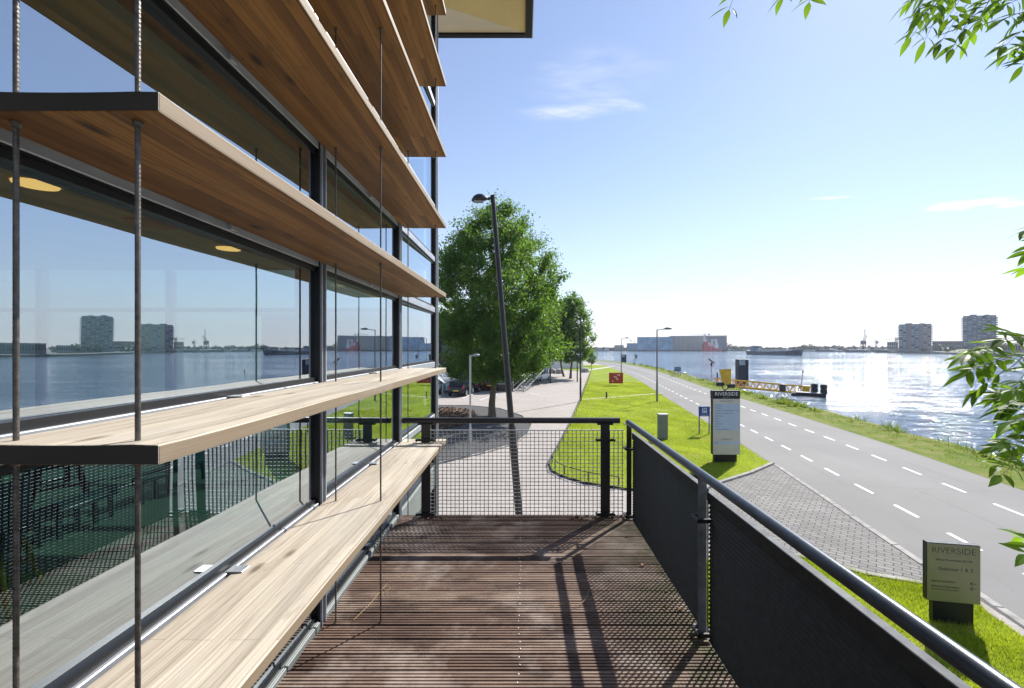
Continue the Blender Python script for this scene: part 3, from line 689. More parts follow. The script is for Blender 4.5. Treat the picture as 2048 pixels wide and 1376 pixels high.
# ---- louvre boards, each its own thing with brackets
BL = ['lowest timber louvre board, broad pale top used like a bench beside the deck', 'second timber louvre board from the deck, sunlit top just above the bench board',
      'third timber louvre board from the deck, its brown underside just above eye level', 'fourth timber louvre board from the deck, with broad brown underside overhead',
      'fifth timber louvre board from the deck', 'sixth timber louvre board from the deck, high up below the topmost one', 'topmost timber louvre board in view below the roof soffit']
for z, lab in zip(ZT, BL):
    t = thing('louvre_board', lab, 'board', (-1.02, 2.9, z), 'timber louvre boards along the glass wall')
    # slightly cupped, worn top
    xs = np.linspace(-1.236, -.80, 9); ys = np.linspace(1.0, 4.77, 40)
    tk = .043; rn = random.Random(int(z * 100))
    top = [[(x, y, z + .003 * math.sin(6 * y + z * 9) * (1 if 0 < j < 8 else .4) - (.0025 if j in (0, 8) else 0) + .004 * ((x + 1.02) / .22) ** 2 * (1 if i in (0, 39) else .6)) for j, x in enumerate(xs)] for i, y in enumerate(ys)]
    mb = MB(); nx = len(xs); ny = len(ys)
    vs = [p for r in top for p in r] + [(p[0], p[1], z - tk + (p[2] - z) * .5) for r in top for p in r]
    fs = []; ms = []; o = nx * ny
    for i in range(ny - 1):
        for j in range(nx - 1):
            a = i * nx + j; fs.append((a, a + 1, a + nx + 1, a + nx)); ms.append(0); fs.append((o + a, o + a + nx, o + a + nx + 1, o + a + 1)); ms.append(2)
        a = i * nx; fs.append((a, a + nx, o + a + nx, o + a)); ms.append(1)
        a = i * nx + nx - 1; fs.append((a, o + a, o + a + nx, a + nx)); ms.append(1)
    for j in range(nx - 1):
        fs.append((j, o + j, o + j + 1, j + 1)); ms.append(3)
        a = (ny - 1) * nx + j; fs.append((a, a + 1, o + a + 1, o + a)); ms.append(1)
    mb.v = vs; mb.f = fs; mb.m = ms
    build('plank', mb, ['wood_top', 'wood_edge', 'wood_under', 'wood_end_shade'], t, bevel=.004)
    for y in (1.96, 3.75):
        build('bracket', MB().box(-1.262, -1.19, y - .03, y + .03, z + .0045, z + .009).box(-1.255, -1.239, y - .02, y + .02, z - .06, z + .004), 'galv', t, bevel=.002, seg=1)
    for y in (1.047, 2.84, 4.632):
        for x in (-.885, -1.165):
            build('cable_stop', MB().lathe([(.011, -tk - .001 + z), (.010, -tk - .007 + z), (.007, -tk - .013 + z)], (x, y, 0), 12), 'cable', t)
# ---- cables: seven-strand steel ropes
def rope(x, y, label, near):
    zt, zb = 10.2, DECK + .002
    r = .0052; mb = MB(); n = 5
    if near:
        step = .0022; m_ = int((zt - zb) / step); k = 12; vs = []
        for i in range(m_ + 1):
            z = zb + (zt - zb) * i / m_; ph = z * 300
            for q in range(k):
                a = 2 * math.pi * q / k; rr = r * (.80 + .36 * abs(math.cos(3 * a - ph)))
                vs.append((x + rr * math.cos(a), y + rr * math.sin(a), z))
        mb.add(vs, [(i * k + q, i * k + (q + 1) % k, (i + 1) * k + (q + 1) % k, (i + 1) * k + q) for i in range(m_) for q in range(k)])
    else: mb.tube((x, y, zb), (x, y, zt), r, n=8)
    o = build('steel_cable', mb, 'cable', smooth=True, origin=(x, y, zb)); tagit(o, label, 'cable', 'steel cables threaded through the louvre boards')
rope(-.885, 1.047, 'nearest twisted steel cable at the outer board edge', True)
rope(-1.165, 1.047, 'nearest twisted steel cable by the glass at the left edge of the view', True)
rope(-.885, 2.84, 'steel cable through the middle of the boards at their outer edge', False)
rope(-1.165, 2.84, 'steel cable through the middle of the boards, close to the glass', False)
rope(-.885, 4.632, 'steel cable at the far board ends, on the outer edge', False)
rope(-1.165, 4.632, 'steel cable at the far board ends, close to the glass', False)

# ================================================================== DECK
DX0, DX1, DY1 = -1.245, 1.09, 4.66
deck = thing('wooden_deck', 'grooved brown wooden terrace deck between glass wall and black railing', 'deck', (0, 2, DECK))
pitch = .1312; mb = MB(); tints = []
y = DY1; k = 0; bw = pitch - .010
prof = []
ng = 5
for i in range(ng):
    a = bw * i / ng; w = bw / ng
    prof += [(a + w * .02, -.0035 if False else 0), (a + w * .56, 0), (a + w * .62, -.011), (a + w * .95, -.011)]
while y > -4.2:
    yb = y - pitch + .003; t_ = rng.random(); zo = float(rng.normal(0, .0014)); x0 = DX0 + float(rng.uniform(0, .012)); 
    pts = [(yb + u, DECK + z + zo) for u, z in prof]; pts[-1] = (yb + bw, DECK + zo - .001); pts = pts + [(yb + bw, DECK - .03), (yb, DECK - .03)]
    n = len(pts); o = len(mb.v)
    mb.add([(x0, a, b) for a, b in pts] + [(DX1, a, b) for a, b in pts], [tuple(range(n)), tuple(range(2 * n - 1, n - 1, -1))] + [(i, n + i, n + (i + 1) % n, (i + 1) % n) for i in range(n)])
    tints += [t_] * (2 * n); y -= pitch; k += 1
pl = build('planks', mb, 'deck', deck)
a = pl.data.attributes.new('tint', 'FLOAT', 'POINT'); a.data.foreach_set('value', tints)
mb = MB()
for x in (-1.15, -.02, 1.0): mb.box(x - .03, x + .03, -4.2, DY1 - .04, DECK - .17, DECK - .034)
build('joist', mb, 'deck', deck)
mb = MB().box(DX0, DX1, DY1 + .004, DY1 + .03, DECK - .2, DECK - .012); build('edge_beam', mb, 'frame_dark', deck)
build('edge_beam', MB().box(DX1 + .004, DX1 + .06, -4.2, DY1, DECK - .2, DECK - .012), 'frame_dark', deck)
for (x, yy) in ((1.0, 4.4), (1.0, .4), (1.0, -3.8)): build('column', MB().tube((x, yy, 0), (x, yy, DECK - .17), .06, n=14), 'black_metal', deck)
proto = None; y = DY1 - pitch / 2; j = 0
while y > .9:
    for dy in (.03, -.03):
        if proto is None: proto = build('screw', MB().lathe([(.0048, -.002), (.0044, .001), (.002, .002)], (-.02, y + dy, DECK), 8), 'galv', deck, origin=(-.02, y + dy, DECK), smooth=True)
        else:
            c = proto.copy(); COL.objects.link(c); c.location = Vector((-.02 + float(rng.normal(0, .004)), y + dy, DECK)) - deck.location; c.parent = deck
    y -= pitch

# ================================================================== RAILINGS
gate = thing('mesh_railing', 'black railing with wire mesh panel across the far end of the deck', 'railing', (0, 4.617, DECK))
GY = 4.617
build('handrail', MB().tube((-1.218, GY, DECK + .975), (.985, GY, DECK + .975), .03, n=18), 'black_metal', gate, smooth=True)
for x in (-.98, .838):
    p = build('post', MB().box(x - .046, x + .046, GY - .008, GY + .008, DECK - .12, DECK + .95).box(x - .08, x + .08, GY - .02, GY + .02, DECK + .93, DECK + .947), 'black_metal', gate, bevel=.003, seg=1)
    for z in (.78, .03):
        build('clamp', MB().box(x - .085, x + .085, GY - .03, GY - .016, DECK + z - .012, DECK + z + .012).tube((x - .085, GY - .045, DECK + z), (x - .085, GY + .01, DECK + z), .014, n=8).tube((x + .085, GY - .045, DECK + z), (x + .085, GY + .01, DECK + z), .014, n=8), 'black_metal', p)
mb = MB(); x = -.94
while x < 1.03:
    if not (-1.03 < x < -.93): mb.box(x - .0025, x + .0025, GY + .004, GY + .021, DECK + .0, DECK + .868)
    x += .0425
z = DECK + .012
while z < DECK + .87: mb.box(-.94, 1.03, GY + .006, GY + .017, z - .0024, z + .0024); z += .0375
w = build('mesh_panel', mb, 'wire', gate)
build('top_bar', MB().box(-.94, 1.03, GY + .008, GY + .022, DECK + .868, DECK + .877), 'galv', w)

par = thing('side_railing', 'dark railing with solid looking metal mesh panels and grey tube handrail along the deck', 'railing', (1.05, 1, DECK))
PX = 1.105
M['post_grey'] = flat('post_grey', (.15, .16, .17), .75, 0, .35, 12, spec=.15)
QX = 1.05
hr = MB().tube((1.052, 4.53, DECK + .972), (1.052, -4.2, DECK + .972), .0265, n=24)
build('handrail', hr, 'rail_metal', par, smooth=True)
posts = [4.575, 2.71, .85, -1.0, -2.9]
for y in posts:
    p = build('post', MB().box(QX - .004, QX + .046, y - .006, y + .006, DECK - .15, DECK + .945).box(QX - .03, QX + .03, y - .035, y + .035, DECK + .9455, DECK + .95), 'post_grey' if y < 4 else 'black_metal', par, bevel=.002, seg=1)
    for z in (.70, .03):
        build('clamp', MB().tube((QX - .02, y - .05, DECK + z), (QX - .02, y + .05, DECK + z), .011, n=8).box(QX - .02, PX, y - .05, y - .036, DECK + z - .012, DECK + z + .012).box(QX - .02, PX, y + .036, y + .05, DECK + z - .012, DECK + z + .012), 'black_metal', p)
for a, b in zip(posts[1:], posts[:-1]):
    y0, y1 = a + .03, b - .03; zb, zt = DECK - .13, DECK + .862
    mb = MB()
    # slanted blades, rising outwards, with thin uprights: closed when looked down through, open upwards
    pz = .026; ch = .0205; an = R(51); n = int(math.ceil((zt - .06 - zb - .018) / pz))
    for i in range(n):
        z = zb + .018 + pz * i
        xA, zA = PX - .010, z; xB, zB = PX - .010 + ch * math.cos(an), z + ch * math.sin(an); th = .0012
        mb.add([(xA, y0, zA - th), (xB, y0, zB - th), (xB, y0, zB + th), (xA, y0, zA + th), (xA, y1, zA - th), (xB, y1, zB - th), (xB, y1, zB + th), (xA, y1, zA + th)],
               [(3, 2, 1, 0), (4, 5, 6, 7), (0, 1, 5, 4), (1, 2, 6, 5), (2, 3, 7, 6), (3, 0, 4, 7)])
    y = y0
    while y < y1: mb.box(PX + .009, PX + .013, y - .006, y + .006, zb, zt - .05); y += .041
    m_ = build('mesh_panel', mb, 'dark_panel', par)
    build('panel_frame', MB().box(PX - .016, PX + .020, y0, y1, zt + .001, zt + .007), 'post_grey', m_, bevel=.002, seg=1)
    build('edge_strip', MB().box(PX - .013, PX + .017, y0, y1, zt - .062, zt), 'dark_panel', m_)
    build('bottom_strip', MB().box(PX - .013, PX + .017, y0, y1, zb - .012, zb + .006), 'dark_panel', m_)

M['dead_leaf'] = flat('dead_leaf', (.24, .13, .05), .85, 0, .4, 30)
# dry twigs on the planks
def twig(pts, label):
    mb = MB().path(pts, [.0016] * len(pts), 5); p = pts[len(pts) // 2]; mb.path([p, (p[0] + .06, p[1] + .05, p[2] + .02), (p[0] + .1, p[1] + .12, p[2] + .012)], [.0012, .001, .0006], 5)
    tagit(build('twig', mb, 'wire_twig', origin=pts[0]), label, 'twig')
M['wire_twig'] = flat('dry_stem', (.42, .30, .15), .8)
z = DECK + .006
twig([(.18, 3.0, z), (.27, 3.02, z + .01), (.36, 3.0, z + .004), (.42, 3.06, z + .012), (.47, 3.2, z + .01)], 'dry brown twig lying beside the two long railing shadows')
twig([(-1.0, 3.2, z), (-.96, 3.12, z + .02), (-.92, 3.18, z + .03), (-.97, 3.26, z + .02), (-1.02, 3.02, z), (-1.06, 2.86, z)], 'curled straw stem on the deck beside the bench board')
# fallen leaves gathered by the gate and along the panel
rr = random.Random(4); first = None
for i in range(26):
    if i < 15: x, y = rr.uniform(.45, 1.02), 4.62 - abs(rr.gauss(0, .10))
    elif i < 20: x, y = rr.uniform(-1.0, .4), 4.60 - abs(rr.gauss(0, .06))
    else: x, y = rr.uniform(.9, 1.03), rr.uniform(2.0, 4.4)
    zz = DECK + .004; L_ = rr.uniform(.03, .055); a = rr.uniform(0, 6.28); c_, s_ = math.cos(a), math.sin(a); k1, k2 = rr.uniform(.004, .014), rr.uniform(.004, .016)
    pr = [(-L_ * .5, 0, 0), (-L_ * .15, L_ * .26, k1), (L_ * .2, L_ * .2, k2), (L_ * .5, 0, .003), (L_ * .2, -L_ * .2, k1), (-L_ * .15, -L_ * .26, k2), (0, 0, .001)]
    vs = [(x + u * c_ - v * s_, y + u * s_ + v * c_, zz + w) for u, v, w in pr]; vs += [(p[0], p[1], p[2] + .0012) for p in vs]
    mb = MB(); mb.add(vs, [(0, 6, 1), (1, 6, 2), (2, 6, 3), (3, 6, 4), (4, 6, 5), (5, 6, 0), (7, 8, 13), (8, 9, 13), (9, 10, 13), (10, 11, 13), (11, 12, 13), (12, 7, 13)] + [(k, (k + 1) % 6, 7 + (k + 1) % 6, 7 + k) for k in range(6)])
    tagit(build('fallen_leaf', mb, 'dead_leaf', origin=(x, y, zz)), 'small curled dry brown leaf lying on the deck edge by the railings', 'leaf', 'dry leaves fallen on the deck edge')
#@@PART3
# ================================================================== STREET LAMPS, SIGNS, CABINET
def lamp_head(mb, p, d, L, w, h):
    """flat teardrop lantern reaching from p along d"""
    d = Vector(d).normalized(); s = Vector((-d.y, d.x, 0)).normalized(); up = Vector((0, 0, 1)); rings = []
    for t, ww, hh in ((0, .25, .3), (.12, .5, .6), (.35, .92, .95), (.62, 1, 1), (.85, .75, .75), (1, .25, .25)):
        c = Vector(p) + d * L * t; ring = []
        for k in range(12):
            a = 2 * math.pi * k / 12; z = math.sin(a); z = z * hh * h if z > 0 else z * hh * h * .3
            ring.append(c + s * (math.cos(a) * ww * w / 2) + up * z)
        rings.append(ring)
    return mb.loft(rings)
def street_lamp(base, top, armdir, arm, head, label, mat='black_metal', r0=.075, r1=.045, hw=.3, hh=.14, group='street lamps', tilt=0.05, sleeve=True):
    base = Vector(base); top = Vector(top)
    t = thing('street_lamp', label, 'street lamp', base, group)
    mid = base.lerp(top, .28)
    mb = MB().tube(base - Vector((0, 0, .03)), mid, r0, r0 * .97, 14)
    mb.tube(mid, top, r0 * .8, r1, 14); build('pole', mb, mat, t, smooth=True)
    d = Vector((math.cos(armdir), math.sin(armdir), 0)); a0 = top - Vector((0, 0, .06)); a1 = a0 + d * arm + Vector((0, 0, tilt * arm * 3))
    build('arm', MB().tube(a0, a1, r1 * .62, n=10), mat, t, smooth=True)
    h = build('lamp_head', lamp_head(MB(), a1, d + Vector((0, 0, tilt)), head, hw, hh), mat, t, smooth=True)
    c = a1 + d * head * .55 + Vector((0, 0, -hh * .27 + tilt * head * .5))
    build('lens', MB().box(-head * .3, head * .3, -hw * .33, hw * .33, -.012, .0, Matrix.Translation(c) @ Matrix.Rotation(armdir, 4, 'Z')), 'alu', h, bevel=.004, seg=1)
    return t
street_lamp((-.09, 12.6, 0), (-.83, 12.6, 8.9), R(185), .14, .44, 'leaning black street lamp rising behind the end of the deck', r0=.108, r1=.062, hw=.34, hh=.17, tilt=-.12)
b = gp(1314, 804); street_lamp(b, (b.x, b.y, 6.2), R(2), .55, .75, 'dark street lamp on the lawn edge, arm over the road, nearest to the directory sign', 'cabinet', .085, .05, .34, .16)
b = gp(1242.5, 748); street_lamp(b, (b.x, b.y, 6.2), R(2), .6, .75, 'dark street lamp behind the red sign, arm over the road', 'cabinet', .085, .05, .34, .16)
b = gp(1282.5, 730.5); t = street_lamp((RX(b.y) + .8, b.y, 0), (RX(b.y) + .8, b.y, 6.2), R(175), .6, .8, 'street lamp on the river side of the road carrying a small square notice', 'cabinet', .085, .05, .34, .16)
x = RX(b.y) + .8; build('notice', MB().box(x + .1, x + .62, b.y - .06, b.y - .02, 1.7, 2.75), 'cabinet', t, bevel=.01)
b = gp(1194, 722.5); street_lamp(b, (b.x, b.y, 5.6), R(178), .6, .8, 'farthest street lamp at the bend of the road', 'cabinet', .085, .05, .34, .16)
b = gp(1161, 803); street_lamp(b, (b.x, b.y, 7.3), R(185), .10, .34, 'straight black street lamp standing at the lawn corner by the low fence', r0=.085, r1=.05, hw=.26, hh=.13, tilt=-.12)
b = gp(1154.5, 764); street_lamp(b, (b.x, b.y, 7.3), R(185), .10, .34, 'straight black street lamp in front of the farther tree', r0=.085, r1=.05, hw=.26, hh=.13, tilt=-.12)
b = gp(940.5, 912); street_lamp(b, (b.x, b.y, 4.35), R(5), .06, .34, 'slim grey street lamp with small flat head on the gravel bed', 'galv', .055, .04, .15, .07, tilt=.12)

# tall directory pylon
gb = gp(1450, 927); tx, ty = gb.x + .05, gb.y
tot = thing('directory_sign', 'tall beige directory sign with black RIVERSIDE header on the lawn by the road', 'sign', (tx, ty, 0), 'RIVERSIDE signs')
w = .555; zt = 2.94; zb = .36
build('plinth', MB().box(tx - .47, tx + .44, ty + .02, ty + .20, -.02, zb - .01), 'frame_dark', tot, bevel=.006)
build('core', MB().box(tx - w + .012, tx + w - .03, ty + .012, ty + .21, zb + .003, zt - .003), 'frame_dark', tot)
build('panel', MB().box(tx - w + .02, tx + w, ty - .012, ty + .011, zb, zt - .33), 'beige_sign', tot, bevel=.006, seg=1)
build('rear_panel', MB().box(tx - w + .02, tx + w, ty + .211, ty + .23, zb, zt - .33), 'beige_sign', tot, bevel=.006, seg=1)
build('header', MB().box(tx - w, tx + w, ty - .014, ty + .23, zt - .325, zt), 'frame_dark', tot, bevel=.006, seg=1)
FR = lambda x, y, z: Matrix.Translation((x, y, z)) @ Matrix.Rotation(R(90), 4, 'X')
textpart('lettering', 'RIVERSIDE', .205, 'text_white', tot, FR(tx, ty - .016, zt - .20), 'CENTER', -.002, 1.02)
textpart('lettering', 'OFFICES', .05, 'beige_sign', tot, FR(tx, ty - .016, zt - .285), 'CENTER', 0, 1.7)
textpart('lettering', 'Gebouw 1 & 2', .085, 'text_dark', tot, FR(tx + .0, ty - .0135, zt - .445), 'CENTER', 0, 1.05)
rowsT = ['Port Marine', 'Vrijgroep', 'Stichting voor Training en Bouwen - west', 'Technische installaties en advies', 'Maas Drainage', 'Forta', 'Scheldt', 'Den Houven', 'Marin', '(Uitsluitend bezoekers)']
for i, s in enumerate(rowsT):
    z = zt - .535 - i * .108
    p = build('name_plate', MB().box(tx - w + .075, tx + w - .045, ty - .019, ty - .0125, z - .098, z), 'pale_blue_panel', tot)
    textpart('lettering', s, .058, 'text_dark', p, FR(tx - w + .095, ty - .0195, z - .068))
textpart('lettering', 'Paviljoen B', .085, 'text_dark', tot, FR(tx, ty - .0135, zt - 1.98), 'CENTER', 0, 1.05)
p = build('name_plate', MB().box(tx - w + .075, tx + w - .0, ty - .019, ty - .0125, zt - 2.155, zt - 2.045), 'pale_blue_panel', tot)
textpart('lettering', 'Stipte', .058, 'text_dark', p, FR(tx - w + .095, ty - .0195, zt - 2.118))
for dx, ez in ((-.34, .27), (.10, .20)):
    a = Vector((tx - .02, ty + .1, zt)); c = Vector((tx + dx, ty - .22, zt + ez))
    s = build('spot_arm', MB().tube(a, c, .02, n=8), 'black_metal', tot)
    build('spotlight', MB().box(-.14, .14, -.07, .07, -.06, .06, Matrix.Translation(c) @ Matrix.Rotation(R(-25), 4, 'X')), 'black_metal', s, bevel=.01)

# low sign near the corner of the view
gl = gp(1906, 1254); lx, ly = gl.x, gl.y
low = thing('low_sign', 'low champagne coloured sign with RIVERSIDE and Gebouw 1 & 2 on a dark plinth', 'sign', (lx, ly, 0), 'RIVERSIDE signs')
T = Matrix.Translation((lx, ly, 0)) @ Matrix.Rotation(R(-11), 4, 'Z') @ Matrix.Diagonal((.95, .8, 1, 1))
build('plinth', MB().box(-.31, .31, .0, .13, -.03, .42, T), 'frame_dark', low, bevel=.004)
build('core', MB().box(-.405, .395, -.002, .13, .422, 1.392, T), 'frame_dark', low)
build('panel', MB().box(-.402, .405, -.016, -.0025, .42, 1.385, T), 'champagne', low, bevel=.003, seg=1)
build('top_cap', MB().box(-.402, .405, -.014, .131, 1.393, 1.40, T), 'post_grey', low, bevel=.002, seg=1)
TF = lambda x, z: T @ Matrix.Translation((x, -.017, z)) @ Matrix.Rotation(R(90), 4, 'X')
textpart('lettering', 'RIVERSIDE', .150, 'text_dark', low, TF(0, 1.232), 'CENTER', -.0022, 1.0)
textpart('lettering', 'OFFICES', .036, 'cabinet', low, TF(0, 1.182), 'CENTER', 0, 1.9)
textpart('lettering', 'Wilson Promenade 62-134', .051, 'text_dark', low, TF(0, 1.105), 'CENTER', 0, 1.0)
textpart('lettering', 'Gebouw 1 & 2', .085, 'text_dark', low, TF(.03, .945), 'CENTER', 0, 1.05)
textpart('lettering', 'Ingang bezoekers', .054, 'text_dark', low, TF(-.345, .745))
textpart('lettering', 'Parkeren bezoekers', .054, 'text_dark', low, TF(-.345, .655))
textpart('lettering', '(Uitsluitend bij werkzaamheden)', .032, 'text_dark', low, TF(-.345, .612))
for z in (.755, .672):
    mb = MB(); t3 = .009
    for a, b in (((.25, 0), (.345, 0)), ((.25, 0), (.29, .036)), ((.25, 0), (.29, -.036))):
        a = Vector((a[0], 0, a[1] + z)); b = Vector((b[0], 0, b[1] + z)); d = (b - a).normalized(); n = Vector((-d.z, 0, d.x)) * t3 / 2
        q = [a - n - d * .002, b - n, b + n, a + n - d * .002]
        mb.add([T @ Vector((v.x, -.0175, v.z)) for v in q] + [T @ Vector((v.x, -.0155, v.z)) for v in q], [(3, 2, 1, 0), (4, 5, 6, 7), (0, 1, 5, 4), (1, 2, 6, 5), (2, 3, 7, 6), (3, 0, 4, 7)])
    build('arrow', mb, 'text_dark', low)

# blue number board on two posts
b0 = gp(1397.5, 870); b1 = gp(1418.5, 867); cx = (b0.x + b1.x) / 2 - .07; cy = b0.y
t = thing('number_board', 'dark blue board with white numbers 372 384 on two thin posts', 'sign', (cx, cy, 0))
for x in (cx - .265, cx + .265): build('leg', MB().box(x - .022, x + .022, cy, cy + .04, -.03, 1.0), 'blue_sign', t)
build('panel', MB().box(cx - .295, cx + .295, cy - .012, cy + .045, 1.0, 1.53), 'blue_sign', t, bevel=.006)
textpart('lettering', '372', .19, 'text_white', t, FR(cx, cy - .014, 1.32), 'CENTER', .002)
textpart('lettering', '384', .19, 'text_white', t, FR(cx, cy - .014, 1.175), 'CENTER', .002)
textpart('lettering', 'Laadkade 10-14', .06, 'text_white', t, FR(cx, cy - .014, 1.045), 'CENTER')

# grey service cabinet
c0 = gp(1327, 881); t = thing('service_cabinet', 'narrow grey metal service cabinet standing on the lawn', 'cabinet', c0)
build('body', MB().box(c0.x - .225, c0.x + .225, c0.y, c0.y + .32, -.02, 1.27), 'cabinet', t, bevel=.012)
build('lid', MB().box(c0.x - .245, c0.x + .245, c0.y - .02, c0.y + .34, 1.271, 1.33), 'galv', t, bevel=.012)
build('door', MB().box(c0.x - .19, c0.x + .19, c0.y - .012, c0.y - .001, .08, 1.22), 'cabinet', t, bevel=.004)

# red board
r0 = gp(1219, 772); r1 = gp(1245, 772); cx = (r0.x + r1.x) / 2; cy = r0.y
t = thing('red_board', 'red board with white letters TW TG L on thin legs on the lawn', 'sign', (cx, cy, 0))
for x in (cx - .72, cx + .72): build('leg', MB().tube((x, cy, -.02), (x, cy, .33), .018, n=8), 'galv', t)
build('panel', MB().box(cx - .85, cx + .85, cy - .02, cy + .03, .31, 1.60), 'red_sign', t, bevel=.008)
textpart('lettering', 'TW', .25, 'text_white', t, FR(cx - .31, cy - .023, 1.0), 'LEFT', .004)
textpart('lettering', 'TG', .25, 'text_white', t, FR(cx - .05, cy - .023, .75), 'LEFT', .004)
textpart('lettering', 'L', .34, 'text_white', t, FR(cx - .48, cy - .023, .50), 'LEFT', .004)
build('corner_mark', MB().box(cx + .12, cx + .48, cy - .024, cy - .0205, 1.30, 1.37).box(cx + .41, cx + .48, cy - .024, cy - .0205, 1.22, 1.299), 'text_white', t)

# small bollards
for (px, py, lab) in ((1213, 797, 'short black bollard on the lawn in front of the red sign'), (1183.5, 741, 'short black bollard on the far lawn by the second garden path')):
    b = gp(px, py); h = .62
    t = thing('bollard', lab, 'bollard', b, 'black lawn bollards')
    build('shaft', MB().lathe([(.075, -.02), (.075, h * .86), (.06, h * .88), (.06, h * .93)], b, 14), 'black_metal', t)
    build('cap', MB().lathe([(.08, h * .935), (.08, h * .98), (.06, h)], b, 14), 'black_metal', t)

# low wire fence along the lawn edge
fl = [(1181, 744), (1161, 800), (1137, 855), (1111, 905), (1099, 928), (1104, 941), (1123, 952), (1170, 966), (1232, 976)]
pts = [gp(*p) + Vector((.12, .1, 0)) for p in fl]
t = thing('low_fence', 'ankle high dark rail fence along the edge of the lawn', 'fence', pts[0])
dense = []
for a, b in zip(pts[:-1], pts[1:]):
    n = max(1, round((b - a).length / 1.9)); dense += [a.lerp(b, i / n) for i in range(n)]
dense.append(pts[-1])
build('rail', MB().path([p + Vector((0, 0, .34)) for p in dense], .016, 8), 'black_metal', t)
for p in dense: build('post', MB().tube(p - Vector((0, 0, .04)), p + Vector((0, 0, .35)), .018, n=8), 'black_metal', t)

# ================================================================== SECOND BUILDING, STAIR, CARS (left middle distance)
b2 = thing('neighbour_building', 'dark low office block behind the large tree with teal window bands', 'building', (-12, 52, 0))
yb = 52.0; xr = -.2
build('wall', MB().box(-30, xr, yb, yb + 14, -.05, 1.1).box(-30, xr, yb + .3, yb + 14, 1.1, 8.2), 'brick_dark', b2)
for fl_ in range(3):
    for i in range(9):
        x = -27.5 + i * 3.05; z = 1.2 + fl_ * 2.3
        wd = build('window', MB().box(x, x + 2.7, yb + .12, yb + .29, z, z + 1.75), 'teal_glass', b2)
        build('frame', MB().box(x - .08, x, yb + .06, yb + .28, z, z + 1.75).box(x, x + 2.7, yb + .06, yb + .28, z + 1.751, z + 1.85).box(x + 1.3, x + 1.38, yb + .08, yb + .119, z, z + 1.75).box(x, x + 2.7, yb + .08, yb + .119, z + .8, z + .88), 'frame_dark', wd)
build('roof', MB().box(-30.4, xr + .3, yb - .3, yb + 14.3, 8.2, 8.6), 'zinc', b2, bevel=.03)
# slanted zinc canopy
mb = MB(); q = [at(862, 716, 46), at(918, 756, 44.5), at(890, 766, 43), at(838, 731, 43)]
for z in (0, -.14): mb.add([v + Vector((0, 0, z)) for v in q], [])
mb.f += [(0, 1, 2, 3), (7, 6, 5, 4), (0, 4, 5, 1), (1, 5, 6, 2), (2, 6, 7, 3), (3, 7, 4, 0)]; mb.m += [0] * 6
can = build('canopy', mb, 'zinc', b2)
mb = MB()
for i in range(1, 9):
    a = q[0].lerp(q[3], i / 9); b = q[1].lerp(q[2], i / 9); mb.tube(a + Vector((0, 0, .03)), b + Vector((0, 0, .03)), .03, n=5)
build('seam', mb, 'galv', can)
for p in (q[1], q[2]): build('canopy_post', MB().tube((p.x - .2, p.y, 0), (p.x - .2, p.y, p.z - .1), .06, n=10), 'zinc', b2)
# glass bay with brick base right of trunk
gx0, gx1, gy = -2.65, -1.0, 48.2
bay = thing('glass_pavilion', 'small glazed entrance bay with a brick base right of the large tree trunk', 'building', (1, gy, 0))
build('wall', MB().box(gx0, gx1, gy, gy + 4, -.05, .75), 'brick_dark', bay, bevel=.02)
for i in range(2):
    for k in range(2):
        wd = build('window', MB().box(gx0 + .05 + k * .80, gx0 + .80 + k * .80, gy + .06, gy + .1, .82 + i * 1.0, 1.74 + i * 1.0), 'teal_glass', bay)
build('frame', MB().box(gx0, gx1, gy + .03, gy + .12, .751, .819).box(gx0, gx1, gy + .03, gy + .12, 1.741, 1.819).box(gx0, gx1, gy + .03, gy + .12, 2.741, 2.82).box(gx0, gx0 + .049, gy + .03, gy + .12, .82, 2.74).box(gx1 - .049, gx1, gy + .03, gy + .12, .82, 2.74), 'alu', bay)
build('roof', MB().prism([(gx0 - .1, 2.83), (gx1 + .1, 2.83), (gx1 - .4, 3.5), (gx0 + .6, 3.5)], -gy - 4, -gy + .1, Matrix.Rotation(R(90), 4, 'X')), 'teal_glass', bay)
# raised platform with outside stair
pf = thing('stair_platform', 'raised timber and zinc platform on steel legs with outside stair beside the trees', 'platform', (2, 60, 0))
px0, px1, py0, py1 = .2, 4.05, 58.5, 66.0
build('platform_deck', MB().box(px0, px1, py0, py1, 2.42, 2.6), 'frame_dark', pf)
build('front_panel', MB().box(px0, 2.75, py0 - .05, py0 - .005, 2.75, 3.65), 'timber_panel', pf)
build('side_panel', MB().box(px1 + .005, px1 + .07, py0, py1, 2.45, 3.75), 'galv', pf)
mb = MB()
for i in range(7): x = 2.8 + (px1 - 2.8) * i / 6; mb.box(x - .03, x + .03, py0 - .09, py0 - .045, 2.45, 3.75)
c = build('corner_panel', MB().box(2.76, px1, py0 - .044, py0 - .005, 2.45, 3.75), 'galv', pf); build('rib', mb, 'alu', c)
build('rail', MB().tube((px0, py0 - .03, 3.82), (px1, py0 - .03, 3.82), .035, n=8).tube((px1, py0, 3.82), (px1, py1, 3.82), .035, n=8), 'galv', pf)
for x, y in ((.6, 59), (3.6, 59), (.6, 65.5), (3.6, 65.5)): build('leg', MB().tube((x, y, 0), (x, y, 2.42), .09, n=10), 'frame_dark', pf)
sa = Vector((2.9, py0 - .1, 2.5)); sb = Vector((-.45, 47.6, .02))
d = (sb - sa); sd = Vector((d.y, -d.x, 0)).normalized()
for s in (-.55, .55): build('stringer', MB().tube(sa + sd * s, sb + sd * s, .07, n=6), 'cabinet', pf)
mb = MB()
for i in range(14):
    p = sa.lerp(sb, (i + .5) / 14); mb.tube(p - sd * .53, p + sd * .53, .055, n=5)
build('tread', mb, 'deck_steel', pf)
